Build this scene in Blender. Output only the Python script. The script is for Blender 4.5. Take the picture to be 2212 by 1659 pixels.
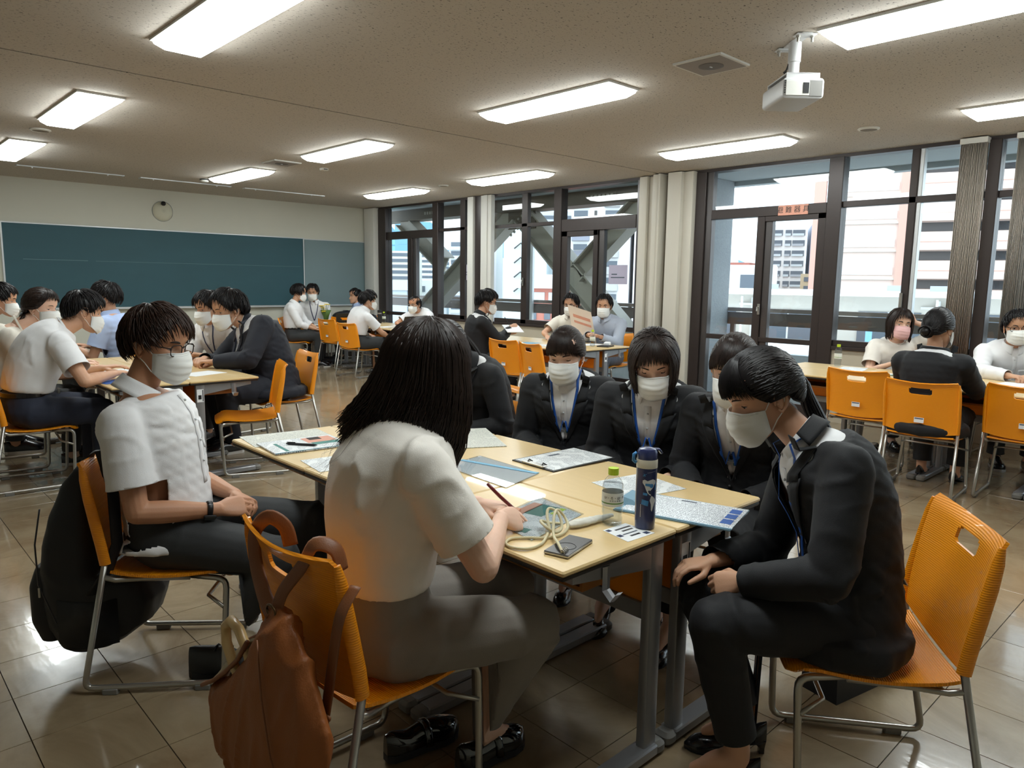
import bpy, bmesh, math, random
import numpy as np
from mathutils import Vector, Matrix, noise
from mathutils.bvhtree import BVHTree
for _o in list(bpy.data.objects): bpy.data.objects.remove(_o)
SC=bpy.context.scene; COL=SC.collection
V=Vector; PI=math.pi; rad=math.radians
random.seed(7)
# ---------------------------------------------------------------- camera
cd=bpy.data.cameras.new('camera'); cam=bpy.data.objects.new('camera',cd); COL.objects.link(cam)
cd.sensor_fit='HORIZONTAL'; cd.sensor_width=36; cd.lens=1572.96/2212*36; cd.clip_end=900; cd.clip_start=.05
def cam_matrix(yaw,pitch,roll,h):
    y,p,r=rad(yaw),rad(pitch),rad(roll)
    f=V((math.sin(y)*math.cos(p),math.cos(y)*math.cos(p),-math.sin(p))); rt=V((math.cos(y),-math.sin(y),0)); up=rt.cross(f)
    r2=rt*math.cos(r)+up*math.sin(r); u2=-rt*math.sin(r)+up*math.cos(r)
    m=Matrix((r2,u2,-f)).transposed().to_4x4(); m.translation=V((0,0,h)); return m
cam.matrix_world=cam_matrix(43.4067,7.9146,.8191,1.404)
SC.camera=cam
# ---------------------------------------------------------------- view, sky, sun
SC.view_settings.view_transform='Standard'; SC.view_settings.look='None'; SC.view_settings.gamma=1
SC.view_settings.use_curve_mapping=False; SC.view_settings.exposure=EXPOSURE=1.45
W=bpy.data.worlds.new('sky'); SC.world=W; W.use_nodes=True
wn=W.node_tree; wn.nodes.clear()
def N(t,k,**kw):
    n=t.nodes.new(k)
    for a,b in kw.items(): setattr(n,a,b)
    return n
_tc=N(wn,'ShaderNodeTexCoord'); _no=N(wn,'ShaderNodeTexNoise'); _mp=N(wn,'ShaderNodeMapping'); _mp.inputs['Scale'].default_value=(1,1,2.6)
_no.inputs['Scale'].default_value=2.2; _no.inputs['Detail'].default_value=5
_cr=N(wn,'ShaderNodeValToRGB'); _cr.color_ramp.elements[0].position=.36; _cr.color_ramp.elements[1].position=.6
_cr.color_ramp.elements[0].color=(.56,.76,.96,1); _cr.color_ramp.elements[1].color=(.93,.97,1,1)
_bg=N(wn,'ShaderNodeBackground'); _bg.inputs['Strength'].default_value=SKY=1.15; _ou=N(wn,'ShaderNodeOutputWorld')
L=wn.links.new
L(_tc.outputs['Generated'],_mp.inputs['Vector']);L(_mp.outputs['Vector'],_no.inputs['Vector']);L(_no.outputs['Fac'],_cr.inputs['Fac']);L(_cr.outputs['Color'],_bg.inputs['Color']);L(_bg.outputs['Background'],_ou.inputs['Surface'])
sd=bpy.data.lights.new('sun','SUN'); sd.energy=0.5; sd.angle=.5; sd.color=(1,.97,.92); sun=bpy.data.objects.new('sun',sd); COL.objects.link(sun)
sun.rotation_euler=(rad(28),0,rad(-62))   # high hazy sun behind the building: lights the facades across the street
LAMP=9
# ---------------------------------------------------------------- helpers
class MB:
    def __init__(s): s.v=[];s.f=[];s.m=[]
    def add(s,vs,fs,mi=0):
        o=len(s.v); s.v+= [tuple(v) for v in vs]; s.f+=[tuple(i+o for i in f) for f in fs]; s.m+=[mi]*len(fs); return o
    def box(s,a,b,mi=0,M=None):
        x0,y0,z0=a;x1,y1,z1=b
        vs=[(x0,y0,z0),(x1,y0,z0),(x1,y1,z0),(x0,y1,z0),(x0,y0,z1),(x1,y0,z1),(x1,y1,z1),(x0,y1,z1)]
        if M: vs=[M@V(v) for v in vs]
        s.add(vs,[(0,3,2,1),(4,5,6,7),(0,1,5,4),(1,2,6,5),(2,3,7,6),(3,0,4,7)],mi); return s
    def bbox(s,a,b,r=.004,mi=0,M=None,n=2):
        # box with rounded vertical outline and chamfered rims
        x0,y0,z0=a;x1,y1,z1=b; r=min(r,(x1-x0)/2.01,(y1-y0)/2.01,(z1-z0)/2.01)
        pts=[]
        for cx,cy,a0 in ((x1-r,y1-r,0),(x0+r,y1-r,90),(x0+r,y0+r,180),(x1-r,y0+r,270)):
            for k in range(n+1):
                t=rad(a0+90*k/n); pts.append((cx+r*math.cos(t),cy+r*math.sin(t)))
        return s.prism(pts,z0,z1,r*.6,mi,M)
    def prism(s,pts,z0,z1,ch=0,mi=0,M=None):
        n=len(pts); cx=sum(p[0] for p in pts)/n; cy=sum(p[1] for p in pts)/n
        def ring(z,d):
            out=[]
            for i,p in enumerate(pts):
                if d:
                    a=V(pts[i-1]);b=V(p);c=V(pts[(i+1)%n]); e1=(b-a);e2=(c-b)
                    n1=V((e1.y,-e1.x));n2=V((e2.y,-e2.x)); nn=(n1.normalized() if n1.length else n1)+(n2.normalized() if n2.length else n2)
                    nn=nn.normalized() if nn.length else nn
                    out.append((p[0]-nn.x*d,p[1]-nn.y*d,z))
                else: out.append((p[0],p[1],z))
            return out
        rings=[ring(z0,ch),ring(z0+ch,0),ring(z1-ch,0),ring(z1,ch)] if ch else [ring(z0,0),ring(z1,0)]
        return s.loft(rings,True,True,True,mi,M)
    def loft(s,rings,closed=True,cap0=True,cap1=True,mi=0,M=None):
        n=len(rings[0]); vs=[p for r in rings for p in r]
        if M: vs=[M@V(v) for v in vs]
        fs=[]
        for k in range(len(rings)-1):
            for i in range(n if closed else n-1):
                j=(i+1)%n; fs.append((k*n+i,k*n+j,(k+1)*n+j,(k+1)*n+i))
        if cap0: fs.append(tuple(range(n-1,-1,-1)))
        if cap1: fs.append(tuple((len(rings)-1)*n+i for i in range(n)))
        s.add(vs,fs,mi); return s
    def tube(s,pts,r,n=8,mi=0,caps=True,flat=None,up=None):
        # r: number or list; flat: (wide, thin) ribbon
        P=[V(p) for p in pts]; m=len(P); rings=[]; prev=None
        for i in range(m):
            t=(P[min(i+1,m-1)]-P[max(i-1,0)]); t=t.normalized() if t.length>1e-9 else V((0,0,1))
            if prev is None:
                a=V(up) if up else (V((0,0,1)) if abs(t.z)<.9 else V((1,0,0)))
                u=(a-t*a.dot(t)).normalized()
            else:
                u=prev-t*prev.dot(t); u=u.normalized() if u.length>1e-6 else prev
            prev=u; w=t.cross(u); rr=r[i] if hasattr(r,'__len__') else r
            if flat: rings.append([P[i]+u*(math.cos(a)*flat[0]*rr)+w*(math.sin(a)*flat[1]*rr) for a in [2*PI*k/n for k in range(n)]])
            else: rings.append([P[i]+u*(math.cos(a)*rr)+w*(math.sin(a)*rr) for a in [2*PI*k/n for k in range(n)]])
        return s.loft(rings,True,caps,caps,mi)
    def lathe(s,prof,n=16,mi=0,M=None,cap0=True,cap1=True):
        return s.loft([[(r*math.cos(2*PI*k/n),r*math.sin(2*PI*k/n),z) for k in range(n)] for r,z in prof],True,cap0,cap1,mi,M)
    def ball(s,c,r,n=10,m=7,mi=0,M=None):
        rx,ry,rz=r if hasattr(r,'__len__') else (r,r,r); c=V(c)
        rings=[[c+V((rx*math.sin(PI*j/m)*math.cos(2*PI*k/n),ry*math.sin(PI*j/m)*math.sin(2*PI*k/n),-rz*math.cos(PI*j/m))) for k in range(n)] for j in range(1,m)]
        return s.loft(rings,True,True,True,mi,M)
    def grid(s,fn,nu,nv,mi=0,skip=None,M=None):
        vs=[fn(i/nu,j/nv) for j in range(nv+1) for i in range(nu+1)]
        if M: vs=[M@V(v) for v in vs]
        fs=[(j*(nu+1)+i,j*(nu+1)+i+1,(j+1)*(nu+1)+i+1,(j+1)*(nu+1)+i) for j in range(nv) for i in range(nu) if not(skip and skip(i,j))]
        s.add(vs,fs,mi); return s
    def quad(s,a,b,c,d,mi=0): s.add([a,b,c,d],[(0,1,2,3)],mi); return s
    def mesh(s,name,mats,smooth=False):
        me=bpy.data.meshes.new(name); me.from_pydata(s.v,[],s.f)
        for m in (mats if isinstance(mats,(list,tuple)) else [mats]): me.materials.append(m)
        if any(s.m): me.polygons.foreach_set('material_index',s.m)
        if smooth: sm(me,smooth)
        me.update(); return me
def sm(me,ang=True):
    me.polygons.foreach_set('use_smooth',[True]*len(me.polygons))
    if ang is not True: me.set_sharp_from_angle(angle=rad(ang))
def link(name,me,parent=None,loc=None,rot=None):
    o=bpy.data.objects.new(name,me); COL.objects.link(o)
    if parent is not None: o.parent=parent
    if loc is not None: o.location=loc
    if rot is not None: o.rotation_euler=rot
    return o
def obj(name,mb,mat,parent=None,smooth=False,loc=None,rot=None,solid=0,kind=None):
    me=mb.mesh(name,mat,smooth)
    if solid: me=solidify(me,solid)
    o=link(name,me,parent,loc,rot)
    if kind: o['kind']=kind
    return o
def solidify(me,t):
    # plain shell: copy offset along vertex normals, rim along open edges
    me.update(); n=len(me.vertices); co=np.empty(n*3); me.vertices.foreach_get('co',co); co=co.reshape(-1,3); no=np.empty(n*3); me.vertices.foreach_get('normal',no); no=no.reshape(-1,3)
    F=[tuple(p.vertices) for p in me.polygons]; cnt={}
    for f in F:
        for a,b in zip(f,f[1:]+f[:1]): k=(a,b) if a<b else (b,a); cnt[k]=None if k in cnt else (a,b)
    G=F+[tuple(i+n for i in f[::-1]) for f in F]+[(b,a,a+n,b+n) for e in cnt.values() if e for a,b in (e,)]
    mats=[m for m in me.materials]; m2=bpy.data.meshes.new(me.name); m2.from_pydata(np.vstack([co,co-no*t]).tolist(),[],G)
    if t<0: m2.flip_normals()
    for m in mats: m2.materials.append(m)
    sh=len(me.polygons)>0 and me.polygons[0].use_smooth; nm=me.name
    bpy.data.meshes.remove(me); m2.name=nm
    if sh: sm(m2)
    m2.update(); return m2
def tag(o,label,cat,group=None):
    o['label']=label; o['category']=cat
    if group: o['group']=group
    return o
def thing(name,label,cat,loc=(0,0,0),rz=0,group=None):
    o=bpy.data.objects.new(name,None); COL.objects.link(o); o.location=loc; o.rotation_euler=(0,0,rz); o.empty_display_size=.1
    return tag(o,label,cat,group)
def struct(name,mb,mat,parent=None,smooth=False):
    o=obj(name,mb,mat,parent,smooth)
    if parent is None: o['kind']='structure'
    return o
KIDS={}
def kids(o): return KIDS.get(o.name) or [c for c in COL.objects if c.parent==o]
def dup(root,loc,rz,label,group=None):
    if root.name not in KIDS:
        ch=[c for c in COL.objects if c.parent==root]; KIDS[root.name]=[(c,[g for g in COL.objects if g.parent==c]) for c in ch]
    r=root.copy(); COL.objects.link(r); r.location=loc; r.rotation_euler=(0,0,rz); r['label']=label
    if group: r['group']=group
    for c,gs in KIDS[root.name]:
        k=c.copy(); COL.objects.link(k); k.parent=r
        for g in gs: q=g.copy(); COL.objects.link(q); q.parent=k
    return r
# ---------------------------------------------------------------- materials
def mat(name,col,rough=.5,metal=0,var=.0,scale=20,bump=0,bscale=80,spec=.5,coat=0,stretch=None,trans=0,emit=None,sub=0,alpha=1,sheen=0):
    m=bpy.data.materials.new(name); m.use_nodes=True; t=m.node_tree; b=t.nodes['Principled BSDF']
    b.inputs['Base Color'].default_value=(*col,1); b.inputs['Roughness'].default_value=rough; b.inputs['Metallic'].default_value=metal
    b.inputs['Specular IOR Level'].default_value=spec; b.inputs['Coat Weight'].default_value=coat; b.inputs['Alpha'].default_value=alpha
    if trans: b.inputs['Transmission Weight'].default_value=trans
    if sheen: b.inputs['Sheen Weight'].default_value=sheen
    if sub: b.inputs['Subsurface Weight'].default_value=sub; b.inputs['Subsurface Radius'].default_value=(.012,.005,.003)
    if emit: b.inputs['Emission Color'].default_value=(*emit[0],1); b.inputs['Emission Strength'].default_value=emit[1]
    if var or bump:
        tc=N(t,'ShaderNodeTexCoord'); src=tc.outputs['Object']
        if stretch:
            mp=N(t,'ShaderNodeMapping'); mp.inputs['Scale'].default_value=stretch; t.links.new(src,mp.inputs['Vector']); src=mp.outputs['Vector']
    if var:
        no=N(t,'ShaderNodeTexNoise'); no.inputs['Scale'].default_value=scale; no.inputs['Detail'].default_value=4; t.links.new(src,no.inputs['Vector'])
        mx=N(t,'ShaderNodeMix',data_type='RGBA'); 
        mx.inputs[6].default_value=(*[max(0,c*(1-var)) for c in col],1); mx.inputs[7].default_value=(*[min(1,c*(1+var)) for c in col],1)
        t.links.new(no.outputs['Fac'],mx.inputs[0]); t.links.new(mx.outputs[2],b.inputs['Base Color'])
    if bump:
        n2=N(t,'ShaderNodeTexNoise'); n2.inputs['Scale'].default_value=bscale; n2.inputs['Detail'].default_value=3; t.links.new(src,n2.inputs['Vector'])
        bp=N(t,'ShaderNodeBump'); bp.inputs['Strength'].default_value=bump; bp.inputs['Distance'].default_value=.01; t.links.new(n2.outputs['Fac'],bp.inputs['Height']); t.links.new(bp.outputs['Normal'],b.inputs['Normal'])
    return m
def BS(m): return m.node_tree.nodes['Principled BSDF']
def wave_bump(m,axis,scale,strength,dist=.002):
    t=m.node_tree; tc=N(t,'ShaderNodeTexCoord'); w=N(t,'ShaderNodeTexWave'); w.bands_direction=axis; w.inputs['Scale'].default_value=scale
    bp=N(t,'ShaderNodeBump'); bp.inputs['Strength'].default_value=strength; bp.inputs['Distance'].default_value=dist
    t.links.new(tc.outputs['Object'],w.inputs['Vector']); t.links.new(w.outputs['Fac'],bp.inputs['Height']); t.links.new(bp.outputs['Normal'],BS(m).inputs['Normal'])
    return m
M_={}
def S(c): # sRGB 0-255 -> linear
    return tuple((x/255/12.92 if x/255<=.04045 else ((x/255+.055)/1.055)**2.4) for x in c)
M_['wall']=mat('wall_paint',S((206,205,192)),.75,var=.02,scale=3,bump=.05,bscale=200)
M_['beige']=mat('sill_wall',S((190,180,160)),.7,var=.02,scale=4)
M_['white']=mat('white_panel',S((214,213,207)),.55,var=.02)
M_['cream']=mat('cream_cladding',S((203,198,186)),.45,var=.03,stretch=(6,6,.4))
M_['bronze']=mat('bronze_frame',S((58,50,48)),.38,metal=.3,var=.08)
M_['bronze2']=mat('dark_aluminium',S((88,84,84)),.32,metal=.6,var=.05)
M_['alu']=mat('pale_aluminium',S((205,208,210)),.35,metal=.4,var=.02)
M_['steelgrey']=mat('desk_grey_metal',S((150,151,154)),.33,metal=.55,var=.03)
M_['chrome']=mat('chair_tube',S((178,176,170)),.28,metal=.85,var=.03)
M_['orange']=wave_bump(mat('orange_ribbed_plastic',S((246,152,14)),.33,coat=.2,var=.02,scale=6),'Y',52,.55,.0022)
M_['orangeback']=wave_bump(mat('orange_back_plastic',S((246,152,14)),.36,coat=.2),'Z',52,.3,.0018)
M_['orangep']=mat('orange_panel',S((236,140,18)),.45,var=.03)
M_['top']=mat('desk_laminate',S((222,193,140)),.32,coat=.15,var=.05,scale=6,stretch=(2,14,2),bump=.02,bscale=140)
M_['edge']=mat('desk_black_edge',S((30,28,27)),.5,var=.05)
M_['rubber']=mat('grey_plastic',S((120,118,114)),.6,var=.04)
M_['black']=mat('black_plastic',S((22,22,24)),.42,var=.05)
M_['paper']=mat('paper',S((236,238,240)),.6,var=.01)
M_['ink']=mat('print_ink',S((88,96,108)),.7)
M_['navyink']=mat('navy_ink',S((40,52,84)),.7)
M_['teal']=mat('teal_print',S((60,128,120)),.6,var=.04)
M_['sky_print']=mat('blue_print',S((120,176,206)),.6,var=.05)
M_['blueink']=mat('cobalt_print',S((44,92,170)),.6,var=.2,scale=60)
M_['salmon']=mat('salmon_print',S((214,152,130)),.6,var=.1,scale=30)
M_['lime']=mat('lime_cap',S((186,214,40)),.4)
M_['board']=mat('chalkboard',S((44,84,94)),.6,var=.12,scale=1.6,stretch=(1,1,3))
M_['grayboard']=mat('grey_board',S((118,138,142)),.5,var=.04,scale=2)
M_['chalk']=mat('chalk_line',S((120,150,156)),.9)
def glassy(name,col,refl):
    m=bpy.data.materials.new(name); m.use_nodes=True; t=m.node_tree; t.nodes.clear()
    tr=N(t,'ShaderNodeBsdfTransparent'); tr.inputs[0].default_value=(*col,1); gl=N(t,'ShaderNodeBsdfGlossy'); gl.inputs['Roughness'].default_value=.01
    fr=N(t,'ShaderNodeLayerWeight'); fr.inputs[0].default_value=.5; pw=N(t,'ShaderNodeMath',operation='POWER'); pw.inputs[1].default_value=4.5; t.links.new(fr.outputs['Facing'],pw.inputs[0])
    ma=N(t,'ShaderNodeMath',operation='MULTIPLY_ADD'); ma.inputs[1].default_value=refl-.6; ma.inputs[2].default_value=.035; t.links.new(pw.outputs[0],ma.inputs[0]); mx=N(t,'ShaderNodeMixShader'); o=N(t,'ShaderNodeOutputMaterial')
    t.links.new(ma.outputs[0],mx.inputs[0]);t.links.new(tr.outputs[0],mx.inputs[1]);t.links.new(gl.outputs[0],mx.inputs[2]);t.links.new(mx.outputs[0],o.inputs[0]); return m
M_['glass']=glassy('window_glass',(.93,.97,.97),1.3)
M_['clear']=glassy('clear_plastic',(.9,.92,.93),1.35)
def floor_mat():
    m=mat('vinyl_tile',S((150,134,108)),.16,spec=.6,coat=.35); t=m.node_tree; b=BS(m); b.inputs['Coat Roughness'].default_value=.06
    tc=N(t,'ShaderNodeTexCoord'); geo=N(t,'ShaderNodeObjectInfo')
    mp=N(t,'ShaderNodeMapping'); mp.inputs['Scale'].default_value=(1.1,1.1,1); t.links.new(tc.outputs['Object'],mp.inputs['Vector'])
    n1=N(t,'ShaderNodeTexNoise'); n1.inputs['Scale'].default_value=2.2; n1.inputs['Detail'].default_value=6; n1.inputs['Roughness'].default_value=.65; n1.inputs['Distortion'].default_value=1.2
    g=N(t,'ShaderNodeNewGeometry'); t.links.new(g.outputs['Position'],n1.inputs['Vector'])
    cr=N(t,'ShaderNodeValToRGB'); e=cr.color_ramp.elements; e[0].position=.3; e[1].position=.72; e[0].color=(*S((132,112,86)),1); e[1].color=(*S((166,150,122)),1)
    t.links.new(n1.outputs['Fac'],cr.inputs['Fac'])
    mx=N(t,'ShaderNodeMix',data_type='RGBA',blend_type='MULTIPLY'); mx.inputs[0].default_value=1
    mr=N(t,'ShaderNodeMapRange'); mr.inputs[3].default_value=.9; mr.inputs[4].default_value=1.06; t.links.new(geo.outputs['Random'],mr.inputs[0])
    t.links.new(cr.outputs['Color'],mx.inputs[6]); t.links.new(mr.outputs[0],mx.inputs[7]); t.links.new(mx.outputs[2],b.inputs['Base Color'])
    n2=N(t,'ShaderNodeTexNoise'); n2.inputs['Scale'].default_value=26; n2.inputs['Detail'].default_value=2
    m2=N(t,'ShaderNodeMapping'); m2.inputs['Scale'].default_value=(1,.3,1); t.links.new(g.outputs['Position'],m2.inputs['Vector']); t.links.new(m2.outputs['Vector'],n2.inputs['Vector'])
    bp=N(t,'ShaderNodeBump'); bp.inputs['Strength'].default_value=.07; bp.inputs['Distance'].default_value=.006; t.links.new(n2.outputs['Fac'],bp.inputs['Height'])
    t.links.new(bp.outputs['Normal'],b.inputs['Normal']); t.links.new(bp.outputs['Normal'],b.inputs['Coat Normal'])
    r=N(t,'ShaderNodeMapRange'); r.inputs[3].default_value=.1; r.inputs[4].default_value=.3; t.links.new(n1.outputs['Fac'],r.inputs[0]); t.links.new(r.outputs[0],b.inputs['Roughness'])
    return m
M_['floor']=floor_mat()
def ceil_mat():
    m=mat('rock_wool_board',S((186,177,166)),.9); t=m.node_tree; b=BS(m); g=N(t,'ShaderNodeNewGeometry')
    mp=N(t,'ShaderNodeMapping'); mp.inputs['Scale'].default_value=(1,1.7,1); t.links.new(g.outputs['Position'],mp.inputs['Vector'])
    n=N(t,'ShaderNodeTexNoise'); n.inputs['Scale'].default_value=58; n.inputs['Detail'].default_value=3; n.inputs['Distortion'].default_value=.6; t.links.new(mp.outputs['Vector'],n.inputs['Vector'])
    cr=N(t,'ShaderNodeValToRGB'); e=cr.color_ramp.elements; e[0].position=.30; e[1].position=.40; e[0].color=(*S((96,90,84)),1); e[1].color=(*S((190,181,170)),1)
    t.links.new(n.outputs['Fac'],cr.inputs['Fac']); t.links.new(cr.outputs['Color'],b.inputs['Base Color'])
    bp=N(t,'ShaderNodeBump'); bp.inputs['Strength'].default_value=.35; bp.inputs['Distance'].default_value=.004; t.links.new(cr.outputs['Color'],bp.inputs['Height']); t.links.new(bp.outputs['Normal'],b.inputs['Normal'])
    return m
M_['ceil']=ceil_mat()
M_['lens']=mat('lamp_lens',S((235,240,240)),.4,emit=((.93,1,.99),LAMP))
M_['concrete']=mat('rough_concrete',S((158,162,166)),.9,var=.14,scale=40,bump=.5,bscale=60)
M_['soffit']=mat('balcony_soffit',S((178,186,190)),.8,var=.03)
M_['brace']=mat('brace_paint',S((176,170,160)),.5,var=.04)
M_['beam']=mat('beam_paint',S((108,98,88)),.6,var=.05)
M_['rail']=mat('rail_panel',S((104,94,90)),.5,var=.05)
# ---------------------------------------------------------------- room shell
XW,YB,ZC,X0,Y0=7.65,12.1,2.74,-3.6,-2.2
slab=MB(); slab.box((X0,Y0,-.2),(XW+.08,YB+.05,-.004)); fl=struct('floor',slab,mat('tile_joint',S((66,56,44)),.7,var=.1))
T=.3; ox,oy=.054,.084
cells=[]
i0,i1=math.floor((X0-ox)/T),math.ceil((XW+.08-ox)/T); j0,j1=math.floor((Y0-oy)/T),math.ceil((YB-oy)/T)
MC=cam.matrix_world.inverted()
for i in range(i0,i1):
    for j in range(j0,j1):
        x,y=ox+i*T,oy+j*T; p=MC@V((x+T/2,y+T/2,0)); vis=p.z<-.3 and abs(p.x/-p.z)<.78 and -.62<p.y/-p.z<.3
        cells.append((0 if vis else 1,-p.z,x,y))
cells.sort()
def tile_mb(x,y):
    g=.0013; m=MB(); m.prism([(x+g,y+g),(x+T-g,y+g),(x+T-g,y+T-g),(x+g,y+T-g)],-.004,0,.0008); return m
tme=None; rest=MB()
for k,(v,d,x,y) in enumerate(cells):
    if k<290:
        if tme is None: tme=tile_mb(-T/2,-T/2).mesh('tile',M_['floor'])
        link('tile',tme,fl,(x+T/2,y+T/2,0))
    else:
        x1=min(x+T,XW+.06); 
        if x1-x<.05: continue
        g=.0013; rest.box((x+g,y+g,-.004),(x1-g,min(y+T,YB)-g,0))
obj('tile_field',rest,M_['floor'],fl,kind='stuff')
c=MB(); c.box((X0,Y0,ZC),(XW+.0,5.40,ZC+.2)); c.box((X0,5.422,ZC),(XW,YB,ZC+.2)); c.box((X0,5.39,ZC+.014),(XW,5.43,ZC+.2))
struct('ceiling',c,M_['ceil'])
gap=MB(); gap.box((X0,5.401,ZC+.004),(XW-.25,5.421,ZC+.013)); struct('trim_1',gap,mat('joint_dark',S((92,86,78)),.6,var=.05))
w=MB(); w.box((X0-.1,YB,0),(XW+.3,YB+.12,ZC)); struct('wall_front',w,M_['wall'])
w=MB(); w.box((X0-.12,Y0,0),(X0,YB,ZC)); struct('wall_left',w,M_['wall'])
w=MB(); w.box((X0,Y0-.12,0),(XW,Y0,ZC)); struct('wall_rear',w,M_['wall'])
# window wall: low walls under the sills, cladding posts
lw=MB(); D0=.02
for a,b in ((9.07,10.0),(8.5,9.07),(7.12,8.5),(Y0,3.24)): lw.box((XW-D0,a,0),(XW+.12,b,.765))
lw.box((XW-D0,11.69,0),(XW+.12,YB,ZC)); lw.box((XW-D0,4.93,0),(XW+.12,5.08,ZC))
struct('wall_right',lw,M_['beige'])
tr=MB()
tr.bbox((XW-.14,11.71,0),(XW+.02,12.04,ZC-.01),.012); struct('trim_2',tr,M_['white'],smooth=30)
tr=MB(); tr.bbox((XW-.10,8.93,.765),(XW-.02,9.07,ZC-.01),.01); tr.bbox((XW-.10,8.5,.765),(XW-.02,8.745,ZC-.01),.01); tr.box((XW-.115,8.58,.765),(XW-.1,8.66,ZC-.01)); struct('trim_3',tr,M_['white'],smooth=30)
tr=MB(); tr.bbox((XW-.06,8.75,0.765),(XW+.08,8.925,ZC-.01),.01); struct('trim_4',tr,M_['bronze'],smooth=30)
# stepped steel column cladding between the two window banks
tr=MB(); tr.bbox((XW-.10,5.60,0),(XW+.1,5.72,ZC-.01),.01); tr.bbox((XW-.06,5.47,0),(XW+.1,5.60,ZC-.01),.02); tr.bbox((XW-.16,5.37,0),(XW+.1,5.475,ZC-.01),.008); tr.bbox((XW-.19,5.345,0),(XW+.1,5.372,ZC-.01),.004)
struct('trim_5',tr,M_['cream'],smooth=30)
tr=MB(); tr.box((XW-.06,5.25,0),(XW+.1,5.345,ZC-.02)); struct('trim_6',tr,mat('mirror_jamb',S((150,144,134)),.12,metal=.9,var=.03))
tr=MB(); tr.bbox((XW-.17,5.06,0),(XW+.1,5.25,ZC-.01),.01); tr.bbox((XW-.11,4.935,0),(XW+.1,5.06,ZC-.01),.01); struct('trim_7',tr,M_['cream'],smooth=30)
tr=MB(); tr.box((XW-.03,Y0,ZC-.035),(XW+.12,YB,ZC+.01)); struct('trim_8',tr,M_['bronze'])
tr=MB(); tr.box((XW-.06,5.72,.765),(XW+.1,11.69,.80)); 
tr=MB(); tr.bbox((XW-.05,7.12,.765),(XW+.1,8.75,.80),.006); tr.bbox((XW-.05,8.9,.765),(XW+.1,10.02,.80),.006); tr.bbox((XW-.05,Y0,.765),(XW+.1,3.22,.80),.006); struct('trim_9',tr,M_['bronze'],smooth=30)
bb=MB(); bb.box((X0,YB-.012,0),(XW-.14,YB,.075)); struct('baseboard_front',bb,mat('baseboard',S((88,78,66)),.6,var=.05))
def window(n,parts,panes,mat_=None):
    o=None
    for k,(nm,a,b,mt) in enumerate(parts):
        m=MB(); m.bbox(a,b,.006,n=1)
        if o is None: o=struct('window_%d'%n,m,mt,smooth=30)
        else: obj(nm,m,mt,o,smooth=30)
    for (ya,yb,za,zb) in panes:
        m=MB(); m.box((XW+.018,ya,za),(XW+.026,yb,zb)); obj('pane',m,M_['glass'],o)
    return o
B,B2=M_['bronze'],M_['bronze2']
def bar(nm,y0,y1,z0,z1,x0=-.02,x1=.06,m=None): return (nm,(XW+x0,y0,z0),(XW+x1,y1,z1),m or B)
TZ=ZC-.03
w1=window(1,[bar('jamb',11.46,11.70,0,TZ,-.05,.1),bar('mullion',9.9,10.05,.15,TZ,-.05,.09),bar('mullion',9.22,9.345,.8,TZ),bar('transom',10.05,11.46,2.15,2.285),bar('transom',9.07,9.9,2.235,2.285),
 bar('sill_frame',9.07,9.9,.8,.86),bar('door_sill',10.05,11.46,.0,.17),bar('door_rail',10.05,11.46,.79,.85),bar('door_stile',10.66,10.80,.17,2.15,-.03,.05),bar('door_stile',10.57,10.66,.17,2.15,-.01,.07,B2)],
 [(10.05,11.46,2.285,TZ),(9.07,9.9,2.285,TZ),(9.07,9.9,.86,2.235),(10.05,11.46,.17,2.15)])
w2=window(2,[bar('mullion',7.09,7.235,.0,TZ,-.05,.09),bar('mullion',7.79,7.91,.8,TZ),bar('jamb',5.72,5.80,0,TZ,-.03,.08,B2),bar('transom',5.80,7.09,2.12,2.285,-.04,.07),bar('transom',7.235,8.5,2.225,2.275),
 bar('sill_frame',7.235,8.5,.8,.86),bar('door_sill',5.8,7.09,0,.17),bar('door_rail',5.8,7.09,.79,.85),bar('door_stile',6.98,7.09,.17,2.12,-.03,.05),bar('door_stile',6.43,6.51,.17,2.12,-.03,.05),bar('door_stile',6.34,6.43,.17,2.12,-.005,.07,B2),bar('door_head',6.43,7.09,2.05,2.12,-.03,.05)],
 [(5.8,7.09,2.285,TZ),(7.235,8.5,2.275,TZ),(7.235,8.5,.86,2.225),(5.8,7.09,.17,2.12)])
w3=window(3,[bar('jamb',4.80,4.93,0,TZ,-.05,.09),bar('jamb',4.72,4.80,.1,TZ,-.02,.07,B2),bar('mullion',3.22,3.37,.0,TZ,-.05,.09),bar('mullion',2.53,2.60,.8,TZ),bar('mullion',2.49,2.53,.8,TZ,-.01,.07,M_['alu']),bar('transom',3.37,4.72,2.165,2.27,-.04,.07),bar('transom',1.96,3.22,2.21,2.27),
 bar('sill_frame',1.96,3.22,.8,.86),bar('door_sill',3.37,4.72,.0,.14),bar('door_rail',3.37,4.72,.785,.84),bar('door_stile',4.05,4.14,.14,2.165,-.03,.05),bar('door_stile',3.97,4.05,.14,2.165,-.005,.07,B2),bar('door_stile',3.37,3.46,.14,2.165,-.03,.05),bar('door_head',3.37,4.05,2.11,2.165,-.03,.05)],
 [(3.37,4.72,2.27,TZ),(1.96,3.22,2.27,TZ),(1.96,3.22,.86,2.21),(3.37,4.72,.14,2.165)])
w4=window(4,[bar('mullion',1.86,1.96,.0,TZ,-.06,.09),bar('transom',Y0,1.86,2.21,2.27),bar('sill_frame',Y0,1.86,.8,.86),bar('mullion',.9,1.0,.8,TZ),bar('mullion',-.3,-.2,.8,TZ)],
 [(Y0,1.86,2.27,TZ),(Y0,1.86,.86,2.21)])
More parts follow.
